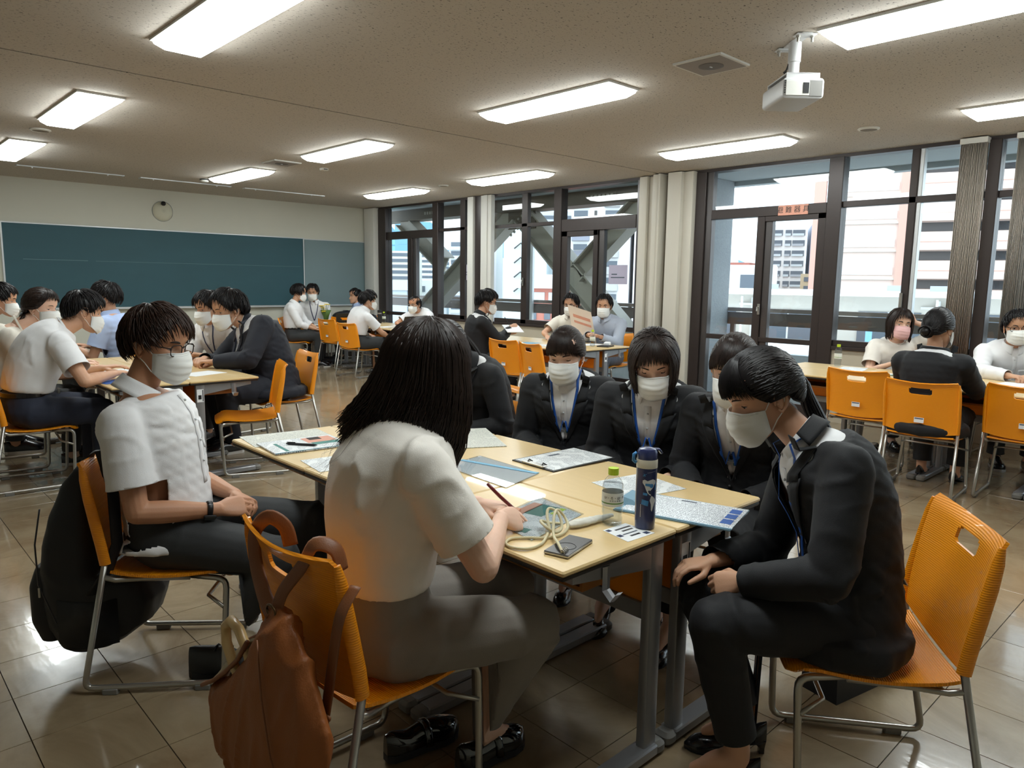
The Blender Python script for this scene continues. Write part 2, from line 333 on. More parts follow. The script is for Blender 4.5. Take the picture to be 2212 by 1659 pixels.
def latch(parent,y,z):
    m=MB(); m.bbox((XW-.045,y-.014,z-.06),(XW-.028,y+.014,z+.06),.006); m.tube([(XW-.045,y,z+.02),(XW-.07,y,z+.025),(XW-.075,y,z-.02)],.008,6); obj('latch',m,M_['chrome'],parent,smooth=30)
latch(w3,4.06,1.15); latch(w2,7.85,1.42)
m=MB(); m.bbox((XW-.05,2.57,1.22),(XW-.02,2.6,1.36),.006); obj('latch',m,M_['chrome'],w3,smooth=30)
# evacuation sign on the transom
def text_mesh(s,size,mt,depth=.0006):
    cu=bpy.data.curves.new('txt','FONT'); cu.body=s; cu.size=size; cu.align_x='CENTER'; cu.align_y='CENTER'; cu.extrude=depth; cu.resolution_u=2
    o=bpy.data.objects.new('txt',cu); COL.objects.link(o); dg=bpy.context.evaluated_depsgraph_get(); dg.update()
    me=bpy.data.meshes.new_from_object(o.evaluated_get(dg)); bpy.data.objects.remove(o); me.materials.clear(); me.materials.append(mt); return me
sg=thing('evacuation_sign','small salmon-coloured sign with four black characters on the window transom','sign',(XW-.043,3.73,2.215),-PI/2)
m=MB(); m.box((-.165,0,-.052),(.165,.004,.052)); obj('plate',m,M_['salmon'],sg)
link('lettering',text_mesh('避 難 器 具',.075,M_['black']),sg,(0,-.0012,0),(PI/2,0,0))
def notice(y,z,w,h,lab):
    t=thing('window_notice',lab,'notice',(XW+.012,y,z),-PI/2); m=MB(); m.box((-w/2,-.0006,-h/2),(w/2,.0006,h/2)); obj('sheet',m,mat('notice_paper',S((176,170,190)),.8,var=.03),t)
    m=MB(); m.box((-w*.35,-.0014,-.005),(-w*.05,-.0008,.012)); m.box((-w*.38,-.0014,-.045),(w*.35,-.0008,-.03)); obj('print_lines',m,M_['ink'],t)
notice(9.12,1.56,.30,.25,'lilac-grey notice sheet taped to the glass beside the white post of the far window'); notice(6.10,1.53,.31,.25,'mauve-grey square notice taped to the sliding door pane above the two seated men')
# vertical blinds gathered beside the right window
def blind(y0,y1,n,lab):
    t=thing('vertical_blind',lab,'blind',(XW-.09,(y0+y1)/2,0))
    h=(y1-y0)/2; m=MB(); m.box((-.05,-h,ZC-.06),(.05,h,ZC-.012)); obj('head_rail',m,M_['white'],t)
    me=None
    for k in range(n):
        if me is None:
            q=MB(); q.grid(lambda u,v:((u-.5)*.11+.004*math.sin(u*PI),.004*math.sin(u*PI),.78+v*(ZC-.06-.78)),3,1); me=solidify(q.mesh('slat',BLINDM,True),.0012)
        link('slat',me,t,((random.random()-.5)*.006,-h+.008+(2*h-.016)*k/(n-1),0),(0,0,rad(4+3*random.random())))
BLINDM=mat('blind_fabric',S((196,186,174)),.85,var=.06,scale=60,stretch=(1,1,.05))
blind(1.955,2.17,25,'beige vertical blind gathered at the left of the right dark mullion'); blind(1.42,1.74,34,'beige vertical blind gathered at the right of the right dark mullion')
# chalkboards
cb=thing('chalkboard','wide dark teal chalkboard across the front wall','chalkboard',(4.08,YB,0))
m=MB(); m.box((-2.22,-.02,.96),(2.21,-.006,2.12)); obj('writing_surface',m,M_['board'],cb)
m=MB(); m.box((-2.24,-.03,2.12),(2.225,-.004,2.135)); m.box((-2.24,-.03,.93),(-2.22,-.004,2.12)); m.box((2.205,-.03,.93),(2.225,-.004,2.12)); obj('board_frame',m,M_['alu'],cb)
m=MB(); m.box((-2.24,-.085,.93),(2.225,-.004,.96)); obj('chalk_tray',m,M_['alu'],cb)
m=MB(); m.box((-2.0,-.0208,1.632),(-1.2,-.02,1.637)); m.box((-1.1,-.0208,1.631),(2.15,-.02,1.634)); obj('chalk_line',m,M_['chalk'],cb)
gb=thing('notice_board','narrow grey-blue board beside the chalkboard near the window corner','board',(6.94,YB,0))
m=MB(); m.box((-.625,-.02,.96),(.625,-.006,2.11)); obj('panel',m,M_['grayboard'],gb)
m=MB(); m.box((-.635,-.03,2.11),(.64,-.004,2.125)); m.box((.625,-.03,.94),(.64,-.004,2.11)); m.box((-.635,-.05,.94),(.64,-.004,.96)); obj('board_frame',m,M_['alu'],gb)
# round cream dome with black camera above the chalkboard
t=thing('wall_camera_disc','round cream disc with a black camera at its top above the chalkboard','disc',(3.955,YB,2.42))
m=MB(); R90=Matrix.Rotation(PI/2,4,'X'); m.lathe([(.0,.05),(.05,.048),(.10,.036),(.135,.014),(.15,.0)][::-1],32,M=R90,cap0=False); obj('disc',m,mat('cream_disc',S((206,203,182)),.5,var=.03),t,smooth=True)
m=MB(); m.lathe([(.148,.0),(.156,.006),(.150,.012)],32,M=R90,cap0=False,cap1=False); obj('rim',m,M_['alu'],t,smooth=True)
m=MB(); m.ball((0,-.06,.115),(.036,.04,.036)); m.lathe([(.016,.1),(.016,.115)],10,M=Matrix.Translation((0,0,.112))@R90); obj('camera_eye',m,M_['black'],t,smooth=True)
# ---------------------------------------------------------------- ceiling fittings
def fixture():
    t=thing('ceiling_light','x','ceiling light'); fr=MB()
    X,Y=.15,.655
    fr.box((-X-.012,-Y-.012,-.014),(X+.012,Y+.012,0)); obj('housing',fr,M_['white'],t)
    l=MB(); l.loft([[(-X,-Y,-.014),(X,-Y,-.014),(X,Y,-.014),(-X,Y,-.014)],[(-X+.006,-Y+.006,-.03),(X-.006,-Y+.006,-.03),(X-.006,Y-.006,-.03),(-X+.006,Y-.006,-.03)],[(-X+.05,-Y+.045,-.062),(X-.05,-Y+.045,-.062),(X-.05,Y-.045,-.062),(-X+.05,Y-.045,-.062)]],cap0=False); obj('lens',l,M_['lens'],t)
    return t
LG='surface ceiling lights in rows'
fx=fixture(); first=True
LF=[(1.63,1.18,'nearest ceiling light of the left row, above the camera'),(1.63,3.9,'large bright ceiling light cut by the top edge of the photo at left'),(1.63,6.83,'second ceiling light of the left row, below the ceiling seam'),(1.63,9.43,'third ceiling light of the left row, at the left edge of the photo'),  # unseen first lamp of the left row continues the grid, added for its light
 (4.06,1.18,'bright ceiling light cut by the top right corner, behind the projector'),(4.06,3.9,'ceiling light left of the projector in the middle row'),(4.06,6.85,'middle-row ceiling light just beyond the ceiling seam'),(4.06,9.43,'middle-row ceiling light beside the small dark smoke detector'),
 (6.47,1.18,'ceiling light cut by the right edge above the blinds'),(6.47,3.9,'ceiling light before the right window, near the round speaker'),(6.47,6.96,'ceiling light above the braced middle window'),(6.47,9.47,'farthest ceiling light of the window row')]
for x,y,lab in LF:
    if first: fx.location=(x,y,ZC); fx['label']=lab; fx['group']=LG; first=False
    else: dup(fx,(x,y,ZC),0,lab,LG)
for x,y,lab in ((4.06,2.57,'square grey ceiling speaker plate left of the projector'),(4.0,8.15,'square dark ceiling speaker plate in front of the far lights')):
    t=thing('ceiling_speaker',lab,'speaker',(x,y,ZC)); m=MB(); m.box((-.165,-.165,-.012),(.165,.165,0)); obj('frame',m,M_['white'],t)
    m=MB(); m.box((-.15,-.15,-.0145),(.15,.15,-.012)); obj('grille',m,mat('speaker_grille',S((146,138,134)),.7,var=.05),t)
    m=MB(); m.lathe([(.075,-.0145),(.075,-.017),(.06,-.018)],28); obj('dial',m,mat('speaker_dial',S((98,92,88)),.6,var=.05),t); m=MB(); m.box((-.012,-.004,-.0215),(.012,.004,-.018)); obj('screw',m,M_['alu'],t)
for x,y,r,lab in ((6.57,2.6,.085,'round ceiling speaker near the right window'),(6.46,8.28,.07,'round ceiling speaker between the two far window-row lights'),(1.6,8.06,.085,'round flush ceiling vent near the left edge')):
    t=thing('round_vent',lab,'vent',(x,y,ZC)); m=MB(); m.lathe([(r,0),(r*1.02,-.008),(r*.82,-.016),(r*.78,-.012)],28,cap0=False,cap1=False); obj('ring',m,M_['white'],t,smooth=30); m=MB(); m.lathe([(r*.8,-.012),(r*.78,-.0135)],24); obj('grille',m,mat('vent_grille',S((130,120,108)),.7,var=.1,scale=90),t)
t=thing('smoke_detector','small dark-based round smoke detector below the second middle-row light','detector',(3.93,10.3,ZC)); m=MB(); m.lathe([(.06,0),(.06,-.016)],20); obj('base',m,M_['black'],t); m=MB(); m.lathe([(.055,-.016),(.05,-.035),(.03,-.042)],20); obj('cap',m,M_['white'],t,smooth=30)
t=thing('sensor_box','tiny square ceiling sensor beyond the square speaker plate','sensor',(4.54,8.15,ZC)); m=MB(); m.bbox((-.04,-.04,-.03),(.04,.04,0),.006); obj('case',m,M_['cream'],t); m=MB(); m.box((-.025,-.043,-.022),(.025,-.0405,-.014)); obj('slot',m,M_['black'],t)
for k,(xa,xb) in enumerate(((1.86,3.06),(3.26,4.49),(4.69,6.0))):
    t=thing('board_light',('leftmost','middle','rightmost')[k]+' of the three long slim recessed board lights near the front wall','board light',((xa+xb)/2,10.77,ZC),0,'slim board lights'); h=(xb-xa)/2
    m=MB(); m.box((-h,-.012,-.012),(h,0,0)); m.box((-h,0,-.012),(-h+.012,.09,0)); m.box((h-.012,0,-.012),(h,.09,0)); obj('rim',m,M_['alu'],t); m=MB(); m.box((-h+.012,0,-.003),(h-.012,.09,-.001)); obj('trough',m,M_['cream'],t)
    for sx in (-h*.72,h*.68): m=MB(); m.ball((sx,.03,-.014),.012,8,5); obj('screw',m,M_['alu'],t)
# projector
t=thing('ceiling_projector','white ceiling projector with lens, bracket and looped black cables','projector',(4.02,2.02,ZC),rad(-132))
PW=M_['proj']=mat('projector_white',S((196,196,196)),.4,var=.02)
m=MB(); m.bbox((-.16,-.028,-.008),(.16,.028,0),.004); m.bbox((-.16,-.055,-.011),(-.10,.055,-.004),.004); m.bbox((.10,-.055,-.011),(.16,.055,-.004),.004); obj('ceiling_plate',m,PW,t)
for bx in (-.13,.13):
    for by in (-.038,.038):
        m=MB(); m.lathe([(.012,-.01),(.012,-.022),(.007,-.022),(.007,-.042)],8); obj('bolt',m,M_['chrome'],t,loc=(bx,by,0))
m=MB(); m.lathe([(.034,-.008),(.034,-.11),(.029,-.112),(.029,-.20)],18); obj('pole',m,PW,t,smooth=30)
m=MB(); m.bbox((-.14,-.09,-.208),(.14,.09,-.200),.003); m.box((-.14,-.09,-.235),(-.132,.09,-.2)); m.box((.132,-.09,-.235),(.14,.09,-.2)); obj('bracket',m,PW,t)
m=MB()
prof=[(.0,-.118),(.02,-.118),(.088,-.118)]
def prsec(x,y0,y1,z0,z1,r=.018): 
    out=[]
    for cy,cz,a0 in ((y1-r,z1-r,0),(y0+r,z1-r,90),(y0+r,z0+r,180),(y1-r,z0+r,270)):
        for k in range(4): a=rad(a0+30*k); out.append((x,cy+r*math.cos(a),cz+r*math.sin(a)))
    return out
m.loft([prsec(-.145,-.105,.105,-.33,-.235),prsec(-.15,-.11,.11,-.335,-.23),prsec(.15,-.11,.11,-.335,-.23),prsec(.155,-.10,.10,-.33,-.24)],mi=0); obj('body',m,PW,t,smooth=40)
m=MB(); m.bbox((.152,-.098,-.322),(.160,.03,-.246),.002); obj('front_panel',m,M_['white'],t); m=MB(); m.bbox((.152,.03,-.325),(.159,.1,-.242),.002); obj('front_side',m,M_['rubber'],t)
m=MB(); m.box((.158,-.005,-.31),(.1625,.026,-.256)); obj('projection_lens',m,M_['black'],t)
m=MB()
for k in range(6): m.box((-.03+.0,.1095,-.262-.011*k),(.10,.1125,-.257-.011*k))
obj('vent_grille',m,M_['rubber'],t)
m=MB()
for k in range(6): m.box((.1525,-.103-.0015,-.31+.012*k),(.158,-.096,-.304+.012*k))
obj('side_vent',m,M_['black'],t)
for k in range(4):
    a=.012*k; m=MB(); m.tube([(-.05,.0,-.03),(-.12,.02+a,-.07),(-.19-a,.03,-.10),(-.215,.05+a,-.13-a),(-.27-a*1.5,.05,-.20),(-.275-a,.03+a,-.27),(-.21,.02,-.30+a),(-.15,.01+a,-.285)],.0045,6); obj('cable',m,M_['black'],t,smooth=True)
# ---------------------------------------------------------------- outside: balcony, braces, city
sf=MB(); sf.box((XW+.12,Y0-3,2.76),(9.0,16,2.96)); sf.box((8.86,Y0-3,2.70),(9.0,16,2.96)); struct('balcony_soffit',sf,M_['soffit'])
bf=MB(); bf.box((XW+.08,Y0-3,-.25),(9.0,16,-.05)); bf.box((8.86,Y0-3,-.25),(9.0,16,.55)); struct('balcony_floor',bf,mat('balcony_concrete',S((196,200,204)),.85,var=.08,scale=8,stretch=(1,6,.4)))
rl=thing('balcony_railing','brown-grey balcony railing panel running outside the windows','railing',(8.9,6,0))
m=MB(); m.box((-.03,-10,.90),(.03,9,1.06)); obj('panel',m,M_['rail'],rl); m=MB(); m.box((-.045,-10,1.07),(.05,9,1.12)); obj('top_rail',m,mat('top_rail',S((138,126,120)),.5,var=.05),rl)
for k,y in enumerate((-6,-4,-.9,.0,1.3,2.3,4.4,6.3,8)):
    m=MB(); m.box((-.02,y-.03,.5),(.02,y+.03,.92)); obj('post',m,M_['rail'],rl)
cc=MB(); cc.bbox((XW+.12,5.16,-.2),(8.86,5.75,2.76),.01); struct('concrete_pier',cc,M_['concrete'])
bm_=MB(); bm_.box((8.32,5.75,2.56),(8.7,16,3.0)); struct('steel_beam',bm_,M_['beam'])
def hbeam(name,a,b,w,d,lab):
    a,b=V(a),V(b); t=(b-a).normalized(); n=V((1,0,0)); s=t.cross(n).normalized(); M=Matrix((s,n,t)).transposed().to_4x4(); M.translation=a; Ln=(b-a).length
    o=thing(name,lab,'brace',a); o.matrix_world=M
    m=MB(); m.box((-w/2,-.012,0),(w/2,.012,Ln)); obj('web',m,M_['brace'],o)
    for sg_ in (-1,1):
        m=MB(); m.box((sg_*w/2-.012,-d/2,0),(sg_*w/2+.012,d/2,Ln)); obj('flange',m,M_['brace'],o)
    return o
X8=8.5
hbeam('steel_brace',(X8,12.2,2.62),(X8,10.8,1.72),.30,.24,'steel brace descending from the far upper corner outside the far window')
hbeam('steel_brace',(X8,11.75,.62),(X8,9.0,2.56),.32,.24,'long steel brace rising towards the white post outside the far window')
hbeam('steel_brace',(X8,8.75,2.52),(X8,6.55,.62),.34,.24,'long steel brace descending across the middle window behind the dark mullion')
hbeam('steel_brace',(X8,7.52,1.55),(X8,6.28,2.6),.28,.24,'short steel brace rising to the upper right corner outside the sliding door')
t=thing('gusset_plate','bolted steel gusset plate at the top of the braces outside the middle window','plate',(X8-.03,8.75,2.5)); m=MB(); m.box((-.01,-.3,-.22),(.01,.34,.2)); obj('plate',m,M_['beam'],t)
bme=None
for k in range(14):
    if bme is None: q=MB(); q.lathe([(.024,0),(.024,.02),(.014,.03)],6,M=Matrix.Rotation(-PI/2,4,'Y')); bme=q.mesh('bolt',M_['brace'])
    link('bolt',bme,t,(-.01,-.24+.08*(k%7)+.02*(k//7),.1-.05*(k%7)+(-.11 if k//7 else 0.04)))
m=MB(); m.lathe([(.055,-.2),(.055,2.76)],14); o=obj('drain_pipe',m,M_['alu'],None,smooth=30,loc=(8.78,8.85,0)); tag(o,'grey round pipe standing outside the middle window','pipe')
for y,lab in ((11.0,'embossed plate on the beam outside the far window'),(6.95,'embossed plate on the beam outside the middle window')):
    t=thing('beam_plate',lab,'plate',(8.31,y,2.66),-PI/2); m=MB(); m.box((-.26,0,-.045),(.26,.008,.045)); obj('plate',m,M_['beam'],t)
    for k in range(6): m=MB(); m.box((-.22+.075*k,-.006,-.025),(-.18+.075*k,0,.025)); obj('embossed_mark',m,M_['brace'],t)
# --- city
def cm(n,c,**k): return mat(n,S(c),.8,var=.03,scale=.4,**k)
CW=cm('city_white',(226,226,226)); CW2=cm('city_offwhite',(212,206,196)); CP=cm('city_peach',(226,204,194)); CP2=cm('city_pink',(224,170,156)); CG=cm('city_window',(104,112,122)); CD=cm('city_dark_and_shade',(86,84,84)); CR=cm('city_brick',(186,118,104)); CB=cm('city_blue',(120,170,206)); CT=cm('city_teal',(142,192,190)); CL=cm('city_lilac',(198,200,214)); CGr=cm('city_green',(104,130,82)); CRf=cm('city_roof',(170,176,184)); CBl=cm('city_balcony',(196,206,212)); CTan=cm('city_tan',(196,180,150))  # the dark grey serves recess shade as well as dark openings and stairs
GZ=-13.
gr=MB(); gr.box((12,-120,GZ-.5),(500,400,GZ)); struct('ground',gr,cm('city_ground',(160,160,158)))
def bld(name,lab,a,b,depth,z1,mt,z0=GZ):
    # facade from a to b (xy) as seen from the room; local x along the facade, +y away
    a,b=V((a[0],a[1])),V((b[0],b[1])); d=(b-a); w=d.length; ang=math.atan2(d.y,d.x)
    o=thing(name,lab,'building',(a.x,a.y,0),ang); m=MB(); m.box((0,0,z0),(w,depth,z1)); obj('walls',m,mt,o); o['w']=w; return o
def win(o,x0,x1,z0,z1,mt,nm='window',y=0,dep=.12,side=None,D=None):
    m=MB()
    if side is None: m.box((x0,-.06,z0),(x1,.03,z1))
    else: m.box((side-.03 if side==0 else side-.03,x0,z0),(side+.06,x1,z1))
    return obj(nm,m,mt,o)
# peach apartment tower: left blank face with floor bands, right face with balconies
o=bld('apartment_tower','tall peach apartment tower with pink corner pillar outside the right window',(55.1,24.4),(56.9,19.1),14,18,CP); w=o['w']
for k in range(10):
    z=-2+2.0*k; m=MB(); m.box((0,-.12,z),(w-.7,0,z+.12)); obj('floor_band',m,CW2,o); m=MB(); m.box((.2,-.08,z+.35),(w-.9,0,z+.9)); obj('wall_strip',m,CW,o)
m=MB(); m.box((w-.75,-.25,GZ),(w,.2,18)); obj('corner_pillar',m,CP2,o); m=MB(); m.box((-.9,-.25,GZ),(-.1,.4,18)); obj('corner_pillar',m,CP2,o)
o=bld('balcony_block','peach balcony block with long dark recesses beside the apartment tower',(57.0,18.9),(59.2,12.0),12,18,CP); w=o['w']
for k in range(10):
    z=-.6+2.0*k
    win(o,.3,w-.3,z,z+.62,CD,'recess_shade'); m=MB(); m.box((0,-.6,z-1.3),(w,0,z-.05)); obj('balcony_front',m,CP,o); m=MB(); m.box((0,-.63,z-.75),(w,-.6,z-.70)); obj('groove',m,CP2,o); win(o,2.6,4.2,z+.05,z+.58,CG); win(o,4.5,6.2,z+.05,z+.58,CG)  # dark strips paint shade into the balcony recesses
# low white apartment opposite
o=bld('low_apartment','long low white apartment block with flat roof and balconies just outside the right window',(23.9,16.2),(27.6,5.4),8,1.12,CW2); w=o['w']
m=MB(); m.box((-.3,-1.2,1.12),(w+.3,8,1.30)); obj('roof_slab',m,CW,o)
for f in range(3):
    z=-1.35-2.5*f
    for k,(x0,x1) in enumerate(((.6,2.3),(3.2,5.2),(6.4,8.3),(9.2,10.9))):
        win(o,x0,x1,z+.85,z+1.95,CG); m=MB(); m.box((x0+.9,-.08,z+.85),(x0+.96,-.02,z+1.95)); obj('window_bar',m,CW,o)
        m=MB(); m.box((x0-.5,-1.1,z-.15),(x1+.5,-1.0,z+.8)); obj('balcony_front',m,CW if k%2 else CBl,o); m=MB(); m.box((x0-.5,-1.1,z-.2),(x1+.5,0,z-.1)); obj('balcony_slab',m,CW2,o)
        m=MB(); m.box((x1+.35,-1.08,z),(x1+.42,-1.0,z+2.4)); obj('post',m,CW,o)
    m=MB(); m.box((9.2,-.3,z+1.0),(9.6,-.2,z+1.4)); m.box((6.7,-.9,z+.9),(6.9,-.8,z+1.6)); obj('laundry',m,CB,o)
for k,(x,y) in enumerate(((2.6,2.),(7.2,1.5),(8.6,3))):
    m=MB(); m.box((x,y,1.3),(x+.8,y+.5,1.5)); obj('roof_box',m,CRf,o)
for k,x in enumerate((2.75,8.6)):
    t=thing('street_lamp_pole',('left','right')[k]+' white cross-armed pole before the low white apartment','pole',(23.4+3.7*x/11.4+.4,16-10.8*x/11.4,GZ)); m=MB(); m.tube([(0,0,0),(0,0,GZ*-1+1.0)],.06,6); obj('shaft',m,CW,t); m=MB(); m.box((-.1,-.5,-GZ+.72),(.1,.5,-GZ+.8)); obj('cross_arm',m,CW,t)
# grid block
o=bld('grid_apartment','white mid-rise apartment with a grid of balconies behind the low white block',(70.6,37.4),(72.4,33.9),10,7.6,CW); w=o['w']
for f in range(7):
    z=.4+1.02*f
    for x0,x1 in ((-.3,.5),(.62,1.7),(1.95,2.55),(2.65,3.8)):
        win(o,x0,min(x1,w),z,z+.55,CG); m=MB(); m.box((x0,-.14,z-.02),(min(x1,w)-.1,-.07,z+.2)); obj('balcony_front',m,CBl if (f+int(x0*3))%3 else CRf,o)
o2=bld('side_block','pale lilac windowed flank beside the white grid apartment',(72.6,33.5),(73.7,31.4),8,7.6,CL)
for f in range(7):
    for x in (.4,.9,1.4): win(o2,x,x+.14,.7+1.02*f,1.0+1.02*f,CG)
o=bld('tan_block','small tan block at the foot of the pink corner pillar',(66,31.2),(66.6,29.6),6,2.6,CTan)
for f in range(3): win(o,.3,1.3,.3+.8*f,.7+.8*f,CG)
o=bld('teal_apartment','stepped teal and white apartment left of the white grid apartment',(80,51.5),(81.3,47.9),8,6.0,CW)
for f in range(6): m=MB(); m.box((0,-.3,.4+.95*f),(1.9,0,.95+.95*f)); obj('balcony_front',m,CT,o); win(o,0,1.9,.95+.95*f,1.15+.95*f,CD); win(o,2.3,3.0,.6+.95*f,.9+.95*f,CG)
o=bld('white_house','white flat-roofed house with roof greenery beside the concrete pier',(40,26.5),(42.4,21.6),6,2.7,CW); win(o,.5,1.8,1.2,2.0,CG); win(o,2.2,2.5,1.1,2.0,CD); win(o,3.4,4.6,1.3,2.1,CG); m=MB(); 
for k in range(10): m.ball((.4+.16*k,.6,3.0+.1*(k%3)),.3,6,4)
obj('roof_greenery',m,CGr,o)
t=thing('water_tank','round blue water tank on legs beside the concrete pier','tank',(39.4,26.9,0)); m=MB(); m.lathe([(.3,1.9),(1.0,2.5),(1.2,3.6)],14); obj('tank',m,CB,t); m=MB(); m.box((-.4,-.4,1.0),(.4,.4,1.95)); obj('stand',m,CBl,t)
o=bld('red_house','pink brick house behind the door stile',(60,36.4),(60.9,33.6),5,3.5,CR); win(o,.4,1,1.6,2.4,CD); win(o,1.6,2.2,1.6,2.4,CG)
# white tower in the middle window
o=bld('white_tower','tall white residential tower filling the sliding door of the middle window',(50.6,45.9),(53.6,41.4),12,15,CW); w=o['w']
for f in range(14):
    z=-6+1.5*f
    for x0,x1 in ((.25,1.5),(2.1,2.35),(3.1,4.3)): win(o,x0,x1,z,z+.5,CG if x1-x0>.5 else CD); m=MB(); m.box((.1,-.3,z-.7),(1.7,0,z-.08)); obj('balcony_front',m,CL,o); m=MB(); m.box((3.0,-.3,z-.7),(4.4,0,z-.08)); obj('balcony_front',m,CW,o)
o2=bld('white_tower_flank','blank white flank with tiny paired windows right of the white tower',(53.8,41.1),(56.7,36.7),10,15,cm('flank',(222,220,228))); 
for f in range(14):
    for x in (1.6,2.3,2.55,3.2,4.0): win(o2,x,x+.16,-6+1.5*f,-5.6+1.5*f,CG)
o=bld('brick_building','red brick building with white hipped roof in the middle window',(25.6,26.5),(27.7,23.6),5,1.15,CR); w=o['w']
m=MB(); m.loft([[(-.2,-.2,1.15),(w+.2,-.2,1.15),(w+.2,5.2,1.15),(-.2,5.2,1.15)],[(.6,1.4,1.85),(w-.4,1.4,1.85),(w-.4,3.8,1.85),(.6,3.8,1.85)]]); obj('roof',m,CW,o)
for x0,x1,z0,z1 in ((.3,1.2,.5,.95),(1.4,2.2,.5,.95),(.5,.8,-.4,.1),(1.2,1.5,-.4,.1),(2.0,2.3,-.4,.1)): win(o,x0,x1,z0,z1,CBl if z0>0 else CG)
o=bld('stair_block','pale block with dark zigzag stairs left of the white tower',(46,50),(48.5,46.9),8,6.5,cm('stair_white',(214,226,230)))
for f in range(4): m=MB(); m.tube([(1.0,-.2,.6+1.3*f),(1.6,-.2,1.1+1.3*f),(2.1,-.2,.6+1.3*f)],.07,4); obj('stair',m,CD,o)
o=bld('balcony_slab_block','apartment with stacked blue-shaded balconies behind the round pipe',(44,55.5),(45.6,52.9),8,5.8,CW)
for f in range(8): win(o,.2,2.9,-1.2+.85*f,-.8+.85*f,CG); m=MB(); m.box((.1,-.3,-1.55+.85*f),(3,0,-1.22+.85*f)); obj('balcony_front',m,CBl,o)
# far low city, skyscraper, hills
random.seed(11); hc=[CW,CW2,CL,CBl,CRf,CW,CW,CT]
HL='small pale house among the low city roofs'
HP=[]
for k in range(150):
    az=rad(24+random.random()*36); d=34+random.random()*70; x,y=d*math.sin(az),d*math.cos(az)
    if x<15: continue
    if any((x-p)**2+(y-q)**2<(9+.04*d)**2 for p,q in HP) or any(abs(x-p)+abs(y-q)<13 for p,q in ((52,48),(56,44),(60,44),(26,26),(28,28),(46,52),(46,57),(72,38),(84,52),(42,26),(62,36))): continue
    HP.append((x,y))
    wd=3+random.random()*4; zt=-3.5+random.random()*3.2+d*.022
    o=bld('city_house',HL,(x,y),(x+wd*.72,y-wd*.7),4+3*random.random(),zt,hc[k%8]); o['group']='low city houses'
    for q in range(2): win(o,.4+wd*.45*q,.4+wd*.45*q+1.1,zt-1.5,zt-.7,CG)
    if k%3==0: m=MB(); m.loft([[(-.2,-.2,zt),(wd+.2,-.2,zt),(wd+.2,4,zt),(-.2,4,zt)],[(-.2,1.9,zt+.9),(wd+.2,1.9,zt+.9),(wd+.2,2,zt+.9),(-.2,2,zt+.9)]]); obj('roof',m,CRf,o)
for (az,d,wd,zt,mt,lab) in ((35.6,230,11,19.5,CB,'tall blue glass skyscraper seen beyond the far window'),(33.9,240,9,16,cm('cyan_tower',(150,214,226)),'shorter cyan tower beside the blue skyscraper'),(36.6,120,6,6.0,CW,'pale slender tower beside the blue skyscraper'),(34.0,95,6,5.2,CW2,'cream mid-rise below the cyan tower'),(39.2,110,8,4.5,CBl,'pale blue mid-rise left of the round pipe'),(40.6,85,6,4.2,CW,'white mid-rise behind the round pipe'),(46.0,90,7,10,CL,'lilac slab behind the middle window')):
    a=rad(az); x,y=d*math.sin(a),d*math.cos(a); o=bld('city_tower',lab,(x-wd*.35,y+wd*.35),(x+wd*.35,y-wd*.35),wd,zt,mt)
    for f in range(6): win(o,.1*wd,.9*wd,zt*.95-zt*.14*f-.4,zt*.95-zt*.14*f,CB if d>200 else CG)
hl=MB(); ang=[rad(15+2*k) for k in range(24)]
r0=[(480*math.sin(a),480*math.cos(a)) for a in ang]; hz=[14+22*noise.noise(V((k*.23,3,0)))+(22 if k<10 else 4)*math.exp(-((k-8)/3)**2)for k in range(24)]
hl.loft([[(x,y,GZ) for x,y in r0],[(x,y,h+10) for (x,y),h in zip(r0,hz)],[(x*1.2,y*1.2,GZ) for x,y in r0]],closed=False,cap0=False,cap1=False); struct('hills',hl,mat('blue_hills',S((112,158,196)),.9,var=.06,scale=.02),smooth=True)
